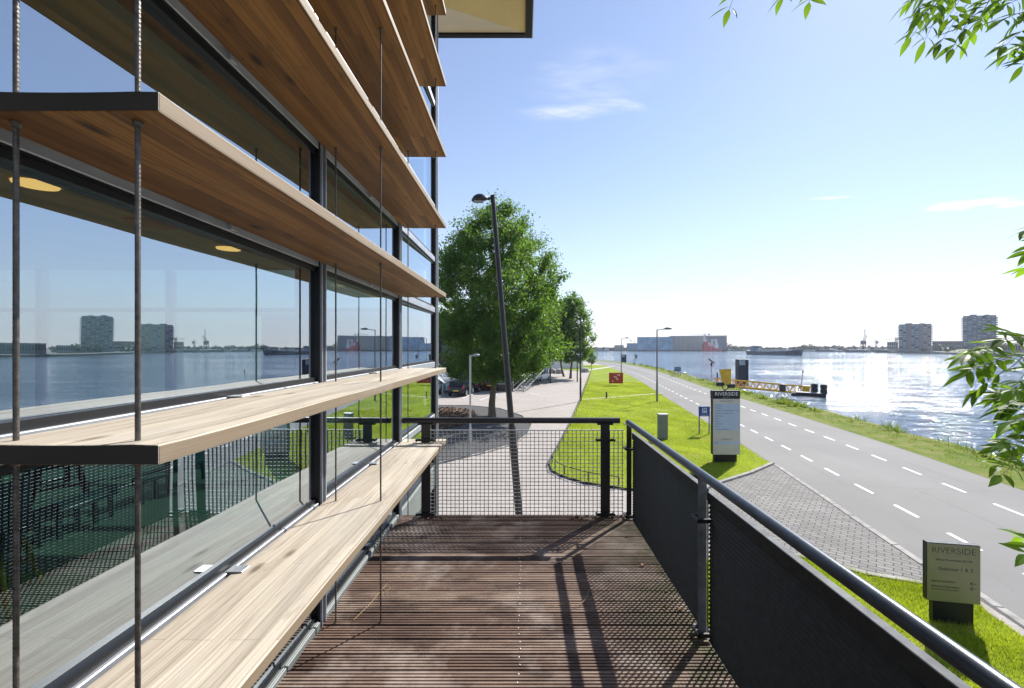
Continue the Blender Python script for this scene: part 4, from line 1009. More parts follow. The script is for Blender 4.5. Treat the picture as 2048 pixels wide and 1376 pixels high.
for s in (-.58, .58):
    mb = MB().tube(sa + sd * s + Vector((0, 0, 1)), sb + sd * s + Vector((0, 0, 1)), .026, n=8).tube(sa + sd * s + Vector((0, 0, .55)), sb + sd * s + Vector((0, 0, .55)), .016, n=6)
    for i in range(7):
        p = sa.lerp(sb, i / 6) + sd * s; mb.tube(p, p + Vector((0, 0, 1)), .025, n=6)
    build('stair_rail', mb, 'wire', pf)
build('post', MB().tube((2.6, 62, 2.6), (2.6, 62, 5.3), .12, .09, 10), 'galv', pf)
build('bent_lamp', MB().path([(2.6, 62, 5.2), (2.9, 61.9, 5.25), (3.4, 61.8, 4.6), (3.6, 61.7, 3.9)], .03, 6), 'galv', pf)

# round stone seats and a blue barrel
for (px, py, r, mat, lab, nm, cat) in ((1104, 746.5, .62, 'stone_dome', 'pale stone drum seat next to the blue barrel', 'stone_seat', 'stone seat'), (1119.5, 746.8, .75, 'stone_dome', 'widest pale stone drum seat left of the farther tree trunks', 'stone_seat', 'stone seat'),
                                   (1170, 744.5, .7, 'stone_dome', 'stone drum seat at the tip of the lawn right of the farther tree', 'stone_seat', 'stone seat'), (1087, 746, .6, 'barrel_blue', 'blue round barrel below the raised platform', 'blue_barrel', 'barrel')):
    b = gp(px, py); mb = MB()
    if nm == 'stone_seat': mb.lathe([(r * .9, -.05), (r, .1), (r, .5), (r * .9, .72), (r * .5, .86), (.05, .9)], b, 18)
    else: mb.lathe([(r * .92, -.02), (r, .08), (r, .42), (r * 1.04, .45), (r, .48), (r, .9), (r * .9, .98), (.05, 1.0)], b, 18)
    o = build(nm, mb, mat, smooth=True, origin=b); tagit(o, lab, cat, 'stone drum seats' if nm == 'stone_seat' else None)
b = gp(1170, 737); t = thing('garden_wall', 'low white garden wall beyond the farther tree', 'wall', (8, 92, 0))
build('wall', MB().box(4.0, 13.2, 99, 99.4, -.1, 1.9), 'white_paint', t); build('coping', MB().box(3.9, 13.3, 98.95, 99.45, 1.901, 2.0), 'concrete', t)

def car(loc, rz, paint, label, stripe=None, s=1.0):
    t = thing('parked_car', label, 'car', loc, 'cars parked in the shade')
    T = Matrix.Translation(loc) @ Matrix.Rotation(rz, 4, 'Z') @ Matrix.Diagonal((s, s, s, 1))
    V = lambda x, y, z: T @ Vector((x, y, z))
    # rings along the length (x), small hatchback
    secs = [(-1.95, .40, .62, .72), (-1.90, .30, .95, .80), (-1.55, .26, 1.0, .84), (-.6, .24, .98, .86), (.7, .24, .95, .86), (1.45, .26, .86, .83), (1.85, .30, .72, .76), (1.95, .40, .58, .62)]
    rings = []
    for x, z0, z1, w in secs: rings.append([V(x, -w * .9, z0), V(x, w * .9, z0), V(x, w, (z0 + z1) / 2), V(x, w * .93, z1), V(x, -w * .93, z1), V(x, -w, (z0 + z1) / 2)])
    build('body', MB().loft(rings), paint, t, smooth=True, bevel=.04)
    cab = [(-1.82, .97, .99, .70), (-1.45, .97, 1.42, .62), (-.9, .96, 1.5, .60), (-.1, .95, 1.49, .60), (.35, .93, 1.38, .62), (.95, .92, .96, .72)]
    rings = [[V(x, -.78, z0), V(x, .78, z0), V(x, w, z1), V(x, -w, z1)] for x, z0, z1, w in cab]
    c = build('cabin', MB().loft(rings), 'car_glass', t, bevel=.03)
    rr = [[V(x, -w - .015, z - .06), V(x, w + .015, z - .06), V(x, w - .02, z + .015), V(x, -w + .02, z + .015)] for x, z, w in ((-1.5, 1.42, .62), (-.9, 1.5, .6), (-.1, 1.49, .6), (.32, 1.40, .62))]
    build('roof', MB().loft(rr), paint, c)
    for x in (-.35, -1.35):
        build('pillar', MB().tube(V(x - .05, .77, .97), V(x + .03, .62, 1.44), .04, n=6).tube(V(x - .05, -.77, .97), V(x + .03, -.62, 1.44), .04, n=6), paint, c)
    for x in (-1.25, 1.2):
        for sy in (-1, 1):
            w = build('wheel', MB().tube(V(x, sy * .68, .31), V(x, sy * .87, .31), .31, n=20), 'rubber', t, bevel=.02)
            build('rim', MB().tube(V(x, sy * .862, .31), V(x, sy * .885, .31), .2, n=16), 'alu', w)
    for sy in (-1, 1):
        build('tail_light', MB().box(-1.93, -1.80, sy * .70 - .09, sy * .70 + .09, .72, 1.0, T), 'tail_red', t, bevel=.02)
        build('headlight', MB().box(1.72, 1.90, sy * .6 - .12, sy * .6 + .12, .62, .76, T), 'alu', t, bevel=.02)
        build('mirror', MB().box(.55, .7, sy * .92 - .09, sy * .92 + .09, .95, 1.08, T), paint, t, bevel=.02)
    build('plate', MB().box(-1.975, -1.955, -.26, .26, .52, .63, T), 'plate', t)
    if stripe: build('door_panel', MB().box(-1.3, -.5, -.885, -.875, .32, .93, T), stripe, t)
car(gp(917, 794) + Vector((0, 2, 0)), R(82), 'car_dark', 'black hatchback parked tail towards the deck')
car(gp(884, 790) + Vector((-.6, 2.5, 0)), R(70), 'car_white', 'white hatchback with a green side panel parked left of the black one', 'car_green')
car(gp(938, 788) + Vector((.1, 3.2, 0)), R(85), 'car_dark', 'second black car parked deeper in the shade right of the other black one')
car(gp(1082, 764) + Vector((0, 3, 0)), R(60), 'car_white', 'white car parked beneath the raised platform stair')
car(gp(972, 784) + Vector((.4, 3.0, 0)), R(86), 'car_red', 'dark red car parked behind the large tree trunk')

# ================================================================== TREES
def leaf_cards(cent, dirs, size, asp=.55):
    """one kite-shaped leaf per point"""
    n = len(cent); d = dirs / np.linalg.norm(dirs, axis=1, keepdims=True)
    r = rng.normal(size=(n, 3)); s = np.cross(d, r); s /= np.linalg.norm(s, axis=1, keepdims=True) + 1e-9
    sz = (size * rng.uniform(.6, 1.35, n))[:, None]
    a = cent - d * sz * .5; b = cent + s * sz * asp * .5 - d * sz * .05; c = cent + d * sz * .5; e = cent - s * sz * asp * .5 - d * sz * .05
    return np.stack([a, b, c, e], 1).reshape(-1, 3)
def broad_tree(base, H, zc0, prof, nclump, nleaf, leaf, label, trunk_r, lean=(0, 0), seed=1, group='leafy trees by the paved yard', name='broadleaf_tree', spread=.55, mat='leaf_tree'):
    """prof: list of (relative height in crown, radius)"""
    r = np.random.default_rng(seed); base = Vector(base)
    t = thing(name, label, 'tree', base, group)
    ph = [p[0] for p in prof]; pr = [p[1] for p in prof]
    cx, cy = base.x + lean[0], base.y + lean[1]
    # clump centres, denser on the outside of the crown
    cl = []
    while len(cl) < nclump:
        h = r.random(); R0 = np.interp(h, ph, pr)
        if r.random() > R0 / max(pr): continue
        a = r.random() * 2 * math.pi; lob = 1 + .13 * math.sin(3 * a + 5 * h + seed) + .10 * math.sin(5 * a - 9 * h)
        q = R0 * lob * (r.random() ** .38)
        cl.append((cx + q * math.cos(a), cy + q * math.sin(a), zc0 + h * (H - zc0), a, q / max(R0, .01)))
    cl = np.array(cl)
    cents = []; dirs = []; tint = []
    for x, y, z, a, q in cl:
        n = int(nleaf * r.uniform(.5, 1.4)); sc = spread * r.uniform(.6, 1.35)
        out = np.array([math.cos(a) * .8, math.sin(a) * .8, .9 + .5 * (z > (H + zc0) / 2)]); out /= np.linalg.norm(out)
        # shoots: leaves strung along a few upward twigs
        ns = 5; sd = out + r.normal(size=(ns, 3)) * .55; sd[:, 2] = np.abs(sd[:, 2]) * .8 + .15; sd /= np.linalg.norm(sd, axis=1, keepdims=True)
        k = r.integers(0, ns, n); u = r.random(n) * sc * 1.9
        p = np.array([x, y, z]) + sd[k] * u[:, None] + r.normal(size=(n, 3)) * sc * .26
        cents.append(p); dirs.append(sd[k] * .5 + r.normal(size=(n, 3)) * .7 + np.array([0, 0, -.15])); tint.append(np.clip(r.normal(.42 + .2 * (r.random() - .5), .16, n), 0, 1))
    cents = np.concatenate(cents); dirs = np.concatenate(dirs); tint = np.concatenate(tint)
    raw_mesh('crown', leaf_cards(cents, dirs, leaf), 4, mat, t, tint)
    top = Vector((cx, cy, zc0 + (H - zc0) * .75))
    zs = [(-.1, 1.5), (.25, 1.15), (.8, 1.0), (zc0 * .7, .88), (zc0, .8)]
    pts = [base.lerp(Vector((cx, cy, 0)), min(1, max(0, z / max(zc0, .1)))) for z, _ in zs]
    pts = [Vector((p.x + .06 * math.sin(z * 1.7 + seed), p.y, z)) for p, (z, _) in zip(pts, zs)] + [top]
    build('trunk', MB().path(pts, [trunk_r * k for _, k in zs] + [trunk_r * .15], 14), 'bark', t, smooth=True)
    mb = MB(); idx = r.choice(len(cl), min(len(cl), 46), replace=False)
    for i in idx:
        x, y, z, a, q = cl[i]
        if z < zc0 + .5: continue
        z0 = zc0 + (z - zc0) * r.uniform(.1, .5); s = Vector((cx, cy, z0)); e = Vector((x, y, z)); m_ = s.lerp(e, .5) + Vector((0, 0, -.25))
        mb.path([s, m_, e], [trunk_r * .22, trunk_r * .13, .015], 6)
    build('branch', mb, 'bark', t, smooth=True)
    return t
broad_tree(gp(984, 833), 14.1, 2.35, [(0, 2.2), (.07, 3.6), (.18, 4.4), (.4, 4.55), (.6, 4.2), (.78, 3.0), (.92, 1.6), (1, .4)], 740, 180, .165, 'large dense green tree with sturdy trunk on the gravel bed', .23, (.1, .6), 3)
broad_tree((2.4, 70.0, 0), 12.6, 4.9, [(0, 1.2), (.1, 2.6), (.3, 3.4), (.6, 3.0), (.85, 1.7), (1, .3)], 260, 90, .26, 'bright green tree partly hidden behind the large tree, above the raised platform', .18, (1.0, 0), 5)
broad_tree(gp(1140, 757), 12.4, 2.2, [(0, 1.0), (.1, 2.3), (.3, 2.9), (.6, 2.6), (.85, 1.6), (1, .4)], 300, 90, .28, 'farther green tree with two visible trunks by the lawn tip, nearer of that pair', .17, (.3, 0), 8)
broad_tree(gp(1127.5, 753), 11.0, 2.2, [(0, .9), (.1, 2.0), (.3, 2.6), (.6, 2.4), (.85, 1.4), (1, .3)], 220, 80, .28, 'left and rearward trunk of the farther pair of trees, darker crown', .15, (-.4, 1), 9)
b = gp(1180, 733); broad_tree((b.x + .3, b.y, 0), 3.6, .6, [(0, .4), (.3, .9), (.7, .8), (1, .2)], 50, 60, .22, 'small round bush tree beyond the white garden wall', .07, (0, 0), 12)

# ash tree whose twigs hang into the view from the right
ash = thing('ash_tree', 'ash tree outside the frame whose sunlit compound leaves hang in from the right edge', 'tree', (5.4, 2.7, 0))
build('trunk', MB().path([(5.4, 2.7, -.1), (5.42, 2.7, .3), (5.38, 2.72, 2.5), (5.3, 2.75, 5), (5.25, 2.8, 7.5), (5.2, 2.8, 9)], [.26, .2, .17, .14, .09, .03], 14), 'bark', ash, smooth=True)
def leaflet(base, d, n, L, Wd):
    d = Vector(d).normalized(); n = Vector(n); s = d.cross(n).normalized(); n = s.cross(d).normalized(); b = Vector(base)
    prof = [(0, .03), (.12, .42), (.32, .95), (.52, 1.0), (.72, .72), (.88, .32), (1, 0)]
    quads = []
    curl = -.22; P_ = lambda t, w, sg: b + d * (L * t) + s * (sg * w * Wd * .5) + n * (curl * L * t * t + .18 * w * Wd * .5)
    C_ = lambda t: b + d * (L * t) + n * (curl * L * t * t)
    for (t0, w0), (t1, w1) in zip(prof[:-1], prof[1:]):
        quads += [C_(t0), C_(t1), P_(t1, w1, 1), P_(t0, w0, 1)]
        quads += [P_(t0, w0, -1), P_(t1, w1, -1), C_(t1), C_(t0)]
    return quads
LV = []; LT = []; stems = MB()
rl = random.Random(5)
def compound(base, tip, npair=3, L=.10, seedn=0):
    base = Vector(base); tip = Vector(tip); d = tip - base; ln = d.length; d.normalize()
    nrm = Vector((rl.uniform(-.5, .5), rl.uniform(-.9, .1), 1)).normalized(); s = d.cross(nrm).normalized()
    pts = [base + d * ln * t + Vector((0, 0, -.10 * ln * t * t)) for t in np.linspace(0, 1, 6)]
    stems.path(pts, [.0022, .002, .0018, .0015, .0012, .001], 5)
    tt = rl.random()
    for i in range(npair):
        t = .35 + .58 * i / max(1, npair - 1) if npair > 1 else .6
        p = base + d * ln * t + Vector((0, 0, -.10 * ln * t * t))
        for sg in (-1, 1):
            dd = d * rl.uniform(.45, .8) + s * sg * rl.uniform(.7, 1.0) + Vector((0, 0, rl.uniform(-.55, .1)))
            q = leaflet(p, dd, nrm + Vector((rl.uniform(-.4, .4), rl.uniform(-.4, .4), 0)), L * rl.uniform(.8, 1.2), L * rl.uniform(.25, .34)); LV.extend(q); LT.extend([min(1, max(0, tt * .6 + rl.random() * .4))] * (len(q) // 4))
    q = leaflet(pts[-1], d + Vector((0, 0, -.2)), nrm, L * 1.25, L * .33); LV.extend(q); LT.extend([tt] * (len(q) // 4))
def twigc(anchor, leaves, dep):
    a = at(*anchor, dep + .15); tips = []
    root = Vector((5.3, 2.75, a.z - .5 if a.z < 6 else a.z - 1))
    m_ = root.lerp(a, .55) + Vector((0, 0, .25)); 
    stems.path([root, root.lerp(m_, .5), m_, m_.lerp(a, .55) + Vector((0, 0, .05)), a], [.05, .03, .018, .009, .004], 7)
    for (bx, by, tx_, ty_, np_) in leaves:
        p0 = at(bx, by, dep + rl.uniform(-.1, .2)); p1 = at(tx_, ty_, dep + rl.uniform(-.25, .25))
        stems.path([a, a.lerp(p0, .5) + Vector((0, 0, .02)), p0], [.003, .0025, .002], 5)
        compound(p0, p1, np_ + 1, .098)
def spray(anchor, dep, n, x0, x1, y0, y1, np_=3):
    """a drooping spray: n compound leaves reaching left and down from the anchor"""
    L = []
    for i in range(n):
        ty_ = y0 + (y1 - y0) * (i + rl.uniform(-.3, .3)) / max(1, n - 1); tx_ = x0 + (x1 - x0) * abs(rl.random() ** 1.3)
        bx = tx_ + rl.uniform(45, 80); by = ty_ + (anchor[1] - ty_) * rl.uniform(.35, .6); L.append((bx, by, tx_, ty_, np_ if rl.random() < .75 else 2))
    twigc(anchor, L, dep)
spray((2085, 690), 2.2, 8, 1935, 2040, 655, 775)
spray((2090, 720), 2.45, 3, 1985, 2050, 660, 770)
spray((2090, 805), 2.15, 6, 1985, 2040, 760, 852)
spray((2095, 830), 2.4, 3, 2005, 2050, 780, 860)
spray((2090, 900), 2.2, 4, 1985, 2030, 868, 925)
twigc((2110, 1070), [(2080, 1072, 2045, 1068, 2), (2085, 1080, 2050, 1090, 2)], 2.1)
twigc((2120, 450), [(2095, 450, 2056, 446, 2), (2095, 470, 2058, 495, 2), (2100, 525, 2060, 530, 2)], 2.3)
twigc((1960, -60), [(1930, -30, 1845, 15, 3), (1920, -45, 1822, 55, 4), (1960, -20, 1880, 60, 3), (1985, -25, 1930, 40, 3), (1890, -50, 1815, 0, 3), (1960, 10, 1905, 70, 2), (1900, -20, 1850, 72, 3), (2000, -40, 1960, 20, 3),
    (1900, -30, 1835, 38, 3), (1930, -10, 1870, 30, 3), (1880, -55, 1840, 5, 3), (1950, -40, 1895, 25, 3), (1985, -10, 1940, 65, 2)], 2.5)
twigc((2090, 60), [(2060, 55, 2010, 70, 2), (2070, 80, 2015, 100, 3), (2075, 20, 2000, 25, 3), (2080, 90, 2045, 125, 3), (2060, -10, 2010, 5, 3), (2080, 60, 2030, 95, 3), (2070, 0, 2030, 40, 3), (2060, -30, 1985, -5, 3)], 2.4)
twigc((1640, -90), [(1600, -60, 1565, -15, 2), (1640, -60, 1618, -8, 2)], 2.6)
twigc((1520, -95), [(1490, -55, 1458, 5, 2)], 2.6)
raw_mesh('foliage', np.array([tuple(v) for v in LV]), 4, 'leaf_ash', ash, np.array(LT))
build('branch', stems, 'bark', ash, smooth=True)

# ================================================================== GRASS
def inpoly(p, poly):
    x, y = p[:, 0], p[:, 1]; ins = np.zeros(len(p), bool); n = len(poly); j = n - 1
    for i in range(n):
        xi, yi = poly[i][:2]; xj, yj = poly[j][:2]
        c = ((yi > y) != (yj > y)) & (x < (xj - xi) * (y - yi) / (yj - yi + 1e-12) + xi); ins ^= c; j = i
    return ins
def patch(p):
    x, y = p[:, 0], p[:, 1]
    f = np.sin(x * .9 + 1.3 * np.sin(y * .55)) * np.sin(y * .75 + 1.1 * np.sin(x * .8 + 1)) + .5 * np.sin(x * 2.3 + y * 1.1 + 2 * np.sin(y * .9))
    return (f + .05) * 1.5
def blades(poly, n, h, w, z, box_, mat='blade', lean=.5):
    p = np.stack([rng.uniform(box_[0], box_[1], n), rng.uniform(box_[2], box_[3], n)], 1); p = p[inpoly(p, poly)]; n = len(p)
    b = np.column_stack([p, np.full(n, z)]); a = rng.uniform(0, 2 * np.pi, n)
    clump = .75 + .5 * np.sin(p[:, 0] * 2.1 + np.sin(p[:, 1] * 1.7)) * np.sin(p[:, 1] * 2.6 + 1)
    hh = h * rng.uniform(.4, 1.3, n) * (.7 + .5 * clump); ww = w * rng.uniform(.6, 1.3, n)
    s = np.column_stack([np.cos(a), np.sin(a), np.zeros(n)]) * ww[:, None] * .5
    l = rng.normal(size=(n, 3)) * lean; l[:, 2] = 1; l /= np.linalg.norm(l, axis=1, keepdims=True)
    v = np.stack([b - s, b + s, b + l * hh[:, None]], 1).reshape(-1, 3)
    return v, np.clip(rng.normal(.46, .17, n) + .12 * clump - .08 + np.where(np.random.default_rng(3).random(n) < .55, .75, .1) * np.clip(patch(p), 0, 1) - .12 * np.clip(-patch(p), 0, 1), 0, 1)
v1, t1 = blades(LAWN, 150000, .075, .012, .045, (1.5, 14, 12.5, 30)); v2, t2 = blades(LAWN, 90000, .08, .025, .045, (3, 18, 30, 60))
raw_mesh('grass', np.concatenate([v1, v2]), 3, 'blade', None, np.concatenate([t1, t2]), 'stuff')
v1, t1 = blades(LAWN2, 130000, .085, .008, .045, (3.0, 9, 3.5, 11))
raw_mesh('grass', v1, 3, 'blade', None, t1, 'stuff')
# yellow flowers in drifts
fc = []
for (px, py, n, sx, sy) in ((1440, 800, 0, 1, 1), (1365, 815, 420, 1.3, 3.2), (1395, 822, 300, .9, 2.5), (1285, 765, 420, 1.2, 6), (1320, 838, 260, 1.6, 2.2), (1430, 860, 200, .8, 2), (1255, 752, 200, 1.5, 5), (1270, 860, 160, 2, 3)):
    c = gp(px, py)
    for _ in range(n): fc.append((c.x + random.gauss(0, sx), c.y + random.gauss(0, sy)))
fc = np.array(fc); fc = fc[inpoly(fc, LAWN)]
fv = []
for x, y in fc:
    z = .05 + random.uniform(.05, .11); r = random.uniform(.016, .034); a = random.random() * 3; tx_, ty_ = random.uniform(-.4, .4), random.uniform(-.6, .1)
    for k in range(4):
        u = r * math.cos(a + k * math.pi / 2); w_ = r * math.sin(a + k * math.pi / 2); fv.append((x + u, y + w_, z + u * tx_ + w_ * ty_))
raw_mesh('wildflowers', np.array(fv), 4, 'flower', None, None, 'stuff')
# weeds and tufts on the verge
vs = []; ts = []
n = 0
for y in np.concatenate([np.arange(10, 60, .30), np.arange(60, 130, .7)]):
    for q in range(3):
        yy = y + random.uniform(-.3, .3); u = random.random() ** .7; x = RX(yy) + .3 + u * 3.2
        zb = 0.0 if u < .8 else -.18
        big = (random.random() < .10) * (u > .5); hgt = (.07 + .06 * u + .26 * big) * random.uniform(.6, 1.2); m_ = 26 if not big else 60
        m_ = int(m_ * (1 if y < 40 else .5)); wide = .012 if y < 35 else .03
        a = np.random.default_rng(n).uniform(0, 6.283, m_); rr = np.random.default_rng(n + 1).uniform(0, 1, m_); n += 2
        c = np.column_stack([x + np.cos(a) * rr * (.25 + .2 * big), yy + np.sin(a) * rr * (.35 + .3 * big), np.full(m_, zb)])
        s = np.column_stack([-np.sin(a), np.cos(a), np.zeros(m_)]) * wide * (1 + 1.6 * big)
        l = np.column_stack([np.cos(a) * rr * .8, np.sin(a) * rr * .8, np.ones(m_)]); l += rng.normal(size=(m_, 3)) * .25; hh = hgt * rng.uniform(.4, 1.2, m_)
        top = c + l * hh[:, None]
        vs.append(np.stack([c - s, c + s, top], 1).reshape(-1, 3)); ts.append(np.clip(rng.normal(.42 - .15 * big, .2, m_), 0, 1))
raw_mesh('weeds', np.concatenate(vs), 3, 'weed', None, np.concatenate(ts), 'stuff')
# chips and dry leaves on the mulch bed
n = 4200; p = np.stack([rng.uniform(g.x - 6, g.x + 2, n), rng.uniform(25, 35, n)], 1); p = p[inpoly(p, mul)]; n = len(p)
c = np.column_stack([p, rng.uniform(.035, .09, n)]); raw_mesh('bark_chips', leaf_cards(c, rng.normal(size=(n, 3)) * np.array([1, 1, .35]), .17, .5), 4, 'mulch', None, None, 'stuff')
# stones at the water line
vs = MB()
for i in range(420):
    y = random.uniform(16, 95); x = RX(y) + bank_shift(y) + random.uniform(4.4, 6.6); zz = -.9 - (x - RX(y) - bank_shift(y) - 5.2) * .43; r = random.uniform(.06, .24)
    mx = Matrix.Translation((x, y, zz)) @ Matrix.Rotation(random.random() * 6, 4, 'Z') @ Matrix.Diagonal((r, r * random.uniform(.6, 1.3), r * .6, 1))
    vs.lathe([(.5, -.8), (1, -.2), (.9, .4), (.4, .8)], (0, 0, 0), 6, None, mx)
vs2 = build('shore_stones', vs, 'soil'); vs2['kind'] = 'stuff'
# ================================================================== RIVER THINGS
def pile(px, py, wpx, hpx, label):
    b = gp(px, py, WATER); x, y = b.x, b.y; s = y / F; w = wpx * s; top = EYE + (HY - (py - hpx)) * s
    t = thing('mooring_pile', label, 'mooring pile', (x, y, WATER), 'steel mooring piles in the river')
    build('box_pile', MB().box(x - w / 2, x + w * .22, y, y + w * .7, WATER - 1, top - .35), 'pile_blue', t, bevel=.05)
    build('fender', MB().box(x + w * .26, x + w / 2, y + .1, y + w * .6, WATER - 1, top), 'pile_blue', t, bevel=.06)
    build('cap', MB().box(x - w / 2 + .03, x + w * .18, y - .04, y + w * .72, top - .34, top + .02), 'pile_blue', t, bevel=.03)
    build('marker', MB().box(x - w * .46, x + w * .12, y - .07, y - .041, top - .95, top - .1), 'pile_grey', t)
pile(1487.5, 768, 21, 49, 'broad dark steel mooring pile behind the yellow gangway')
pile(1248, 727, 10, 18, 'distant dark steel mooring pile left of the nearer lamp post')
# yellow lattice gangway with hopper
A = at(1428, 763, 66); B = at(1622, 781, 58.8)
t = thing('gangway', 'yellow lattice gangway reaching from the bank over the water', 'gangway', (A.x, A.y, -.6))
d = (B - A); L = d.length; d.normalize(); s = Vector((d.y, -d.x, 0)).normalized() * .38
hgt = .92; up = Vector((0, 0, hgt)); A0 = A - up * .5; B0 = B - up * .5
for sg, nm in ((-1, 'truss'), (1, 'truss')):
    mb = MB(); o = s * sg
    mb.tube(A0 + o, B0 + o, .11, n=6); mb.tube(A0 + o + up, B0 + o + up, .075, n=6)
    nb = 15
    for i in range(nb):
        p = A0.lerp(B0, i / nb) + o; m_ = A0.lerp(B0, (i + .5) / nb) + o + up; q = A0.lerp(B0, (i + 1) / nb) + o
        mb.tube(p, m_, .045, n=5); mb.tube(m_, q, .045, n=5)
    build(nm, mb, 'yellow', t)
mb = MB()
for i in range(40):
    p = A0.lerp(B0, (i + .5) / 40); mb.tube(p - s, p + s, .03, n=4)
build('walkway', mb, 'yellow', t)
c = B0 - d * .4; build('end_frame', MB().box(-.5, .25, -.45, .45, -.05, 1.05, Matrix.Translation(c) @ Matrix.Rotation(math.atan2(d.y, d.x), 4, 'Z')), 'yellow', t, bevel=.03)
# hopper
hc = at(1452, 765, 62.5); t2 = thing('hopper', 'yellow wedge shaped hopper standing over the bank end of the gangway', 'hopper', hc)
q = lambda px, py, dd: at(px, py, dd)
rings = [[q(1446, 769, 62.0), q(1462, 769, 62.0), q(1462, 769, 63.0), q(1446, 769, 63.0)], [q(1438, 740, 61.6), q(1462.5, 738, 61.6), q(1462.5, 738, 63.4), q(1438, 740, 63.4)]]
build('funnel', MB().loft(rings), 'yellow', t2, bevel=.03)
r2 = [[v.lerp(Vector((rings[1][0] + rings[1][2]) / 2), .1) + Vector((0, 0, .02)) for v in rings[1]], [v + Vector((0, 0, .08)) for v in rings[1]]]
build('rim', MB().loft(r2), 'yellow', t2)
build('base', MB().box(hc.x - .1, hc.x + .95, 62.0, 63.0, -1.2, q(1450, 769.5, 62).z), 'frame_dark', t2, bevel=.03)
# pontoon at the outer end
pc = gp(1622, 792, WATER); t = thing('pontoon', 'low dark pontoon with two black fenders at the outer end of the gangway', 'pontoon', (pc.x, pc.y, WATER))
T = Matrix.Translation((pc.x, pc.y, WATER)) @ Matrix.Rotation(R(-35), 4, 'Z')
build('float', MB().tube(T @ Vector((-2.1, .25, .05)), T @ Vector((1.6, .25, .05)), .34, n=14).tube(T @ Vector((-2.1, -.5, .05)), T @ Vector((1.6, -.5, .05)), .34, n=14), 'rubber', t, smooth=True)
build('deck_plate', MB().box(-1.6, 1.3, -.75, .5, .40, .48, T), 'deck_steel', t, bevel=.02)
for x, y in ((1.35, -.4), (.35, .45)):
    f = build('fender', MB().lathe([(.3, .1), (.38, .25), (.38, .75), (.3, .82), (.38, .9), (.38, 1.25), (.26, 1.36)], T @ Vector((x, y, .2)), 14), 'rubber', t)
build('mast', MB().tube(T @ Vector((-1.2, .3, .48)), T @ Vector((-.9, .5, 2.9)), .03, n=6).lathe([(.07, 0), (.1, .12), (.05, .25)], T @ Vector((-.9, .5, 2.9)), 8), 'black_metal', t)
# motor on legs in the shallow water
mc = at(1565, 775, 56.5); t = thing('winch_box', 'black winch box on thin splayed legs in the shallow water', 'winch', (mc.x, mc.y, WATER))
build('housing', MB().lathe([(.2, -.5), (.36, -.4), (.38, .3), (.3, .42), (.1, .46)], mc, 14), 'black_metal', t, smooth=True)
for dx, dy in ((-1.1, -.2), (-.6, -.8), (.05, -.9), (.9, -.6)): build('leg', MB().tube(mc + Vector((dx * .15, dy * .1, -.4)), (mc.x + dx, mc.y + dy, WATER - .2), .035, n=6), 'black_metal', t)
# solar panel mast
b = gp(1422.5, 757, -.1); t = thing('solar_mast', 'thin mast with a tilted solar panel on the river bank', 'mast', b)
top = at(1422.5, 722, b.y)
build('pole', MB().tube(b - Vector((0, 0, .4)), top, .045, n=8), 'cabinet', t)
build('box', MB().box(top.x - .12, top.x + .12, top.y - .14, top.y + .06, top.z - .75, top.z - .3), 'frame_dark', t, bevel=.02)
build('solar_panel', MB().box(-.52, .52, -.35, .35, -.025, .025, Matrix.Translation(top) @ Matrix.Rotation(R(40), 4, 'Y')), 'frame_dark', t)
b = gp(1434.5, 758, -.3); t = thing('mooring_post', 'short dark mooring post next to the solar panel mast', 'post', b)
build('shaft', MB().tube(b - Vector((0, 0, .3)), at(1434.5, 746, b.y), .1, n=12), 'frame_dark', t); build('cap', MB().lathe([(.13, 0), (.13, .08), (.05, .12)], at(1434.5, 746, b.y), 12), 'frame_dark', t)
# blue notice and a bicycle on the verge
b = gp(1355, 748); b.x = RX(b.y) + 2.6; b = Vector((at(1355, 748, 74).x, 74, 0)); t = thing('river_notice', 'pale blue notice board on two posts by the river', 'sign', b)
z1 = at(0, 734, 74).z; z0 = at(0, 742.5, 74).z
for x in (-.42, .42): build('leg', MB().box(b.x + x - .04, b.x + x + .04, 73.98, 74.06, -.1, z1), 'galv', t)
build('panel', MB().box(b.x - .52, b.x + .52, 73.9, 73.97, z0, z1), 'lightblue_sign', t, bevel=.01)
textpart('lettering', 'Aanlegsteiger', .13, 'text_white', t, FR(b.x, 73.895, (z0 + z1) / 2), 'CENTER')
bk = Vector((b.x - .6, 73.2, .02)); t = thing('bicycle', 'dark bicycle leaning by the pale blue notice on the verge', 'bicycle', bk)
for dx in (-.53, .53):
    mb = MB(); n = 20; mb.path([(bk.x + dx + .34 * math.cos(a), bk.y, bk.z + .35 + .34 * math.sin(a)) for a in np.linspace(0, 2 * math.pi, n + 1)], .022, 6)
    for k in range(6):
        a = math.pi * k / 6; mb.tube((bk.x + dx + .33 * math.cos(a), bk.y, bk.z + .35 + .33 * math.sin(a)), (bk.x + dx - .33 * math.cos(a), bk.y, bk.z + .35 - .33 * math.sin(a)), .004, n=4)
    build('wheel', mb, 'rubber', t)
V = lambda x, z: (bk.x + x, bk.y, bk.z + z)
mb = MB()
for a, b_ in ((V(-.53, .35), V(-.1, .33)), (V(-.53, .35), V(-.22, .82)), (V(-.1, .33), V(-.24, .9)), (V(-.1, .33), V(.38, .75)), (V(-.22, .8), V(.36, .85)), (V(.53, .35), V(.36, .98))): mb.tube(a, b_, .018, n=6)
build('frame', mb, 'black_metal', t)
build('saddle', MB().box(bk.x - .36, bk.x - .12, bk.y - .07, bk.y + .07, bk.z + .9, bk.z + .96), 'rubber', t, bevel=.02)
build('handlebar', MB().path([(bk.x + .2, bk.y - .27, bk.z + 1.0), (bk.x + .36, bk.y - .2, bk.z + 1.02), (bk.x + .36, bk.y + .2, bk.z + 1.02), (bk.x + .2, bk.y + .27, bk.z + 1.0)], .014, 6), 'black_metal', t)

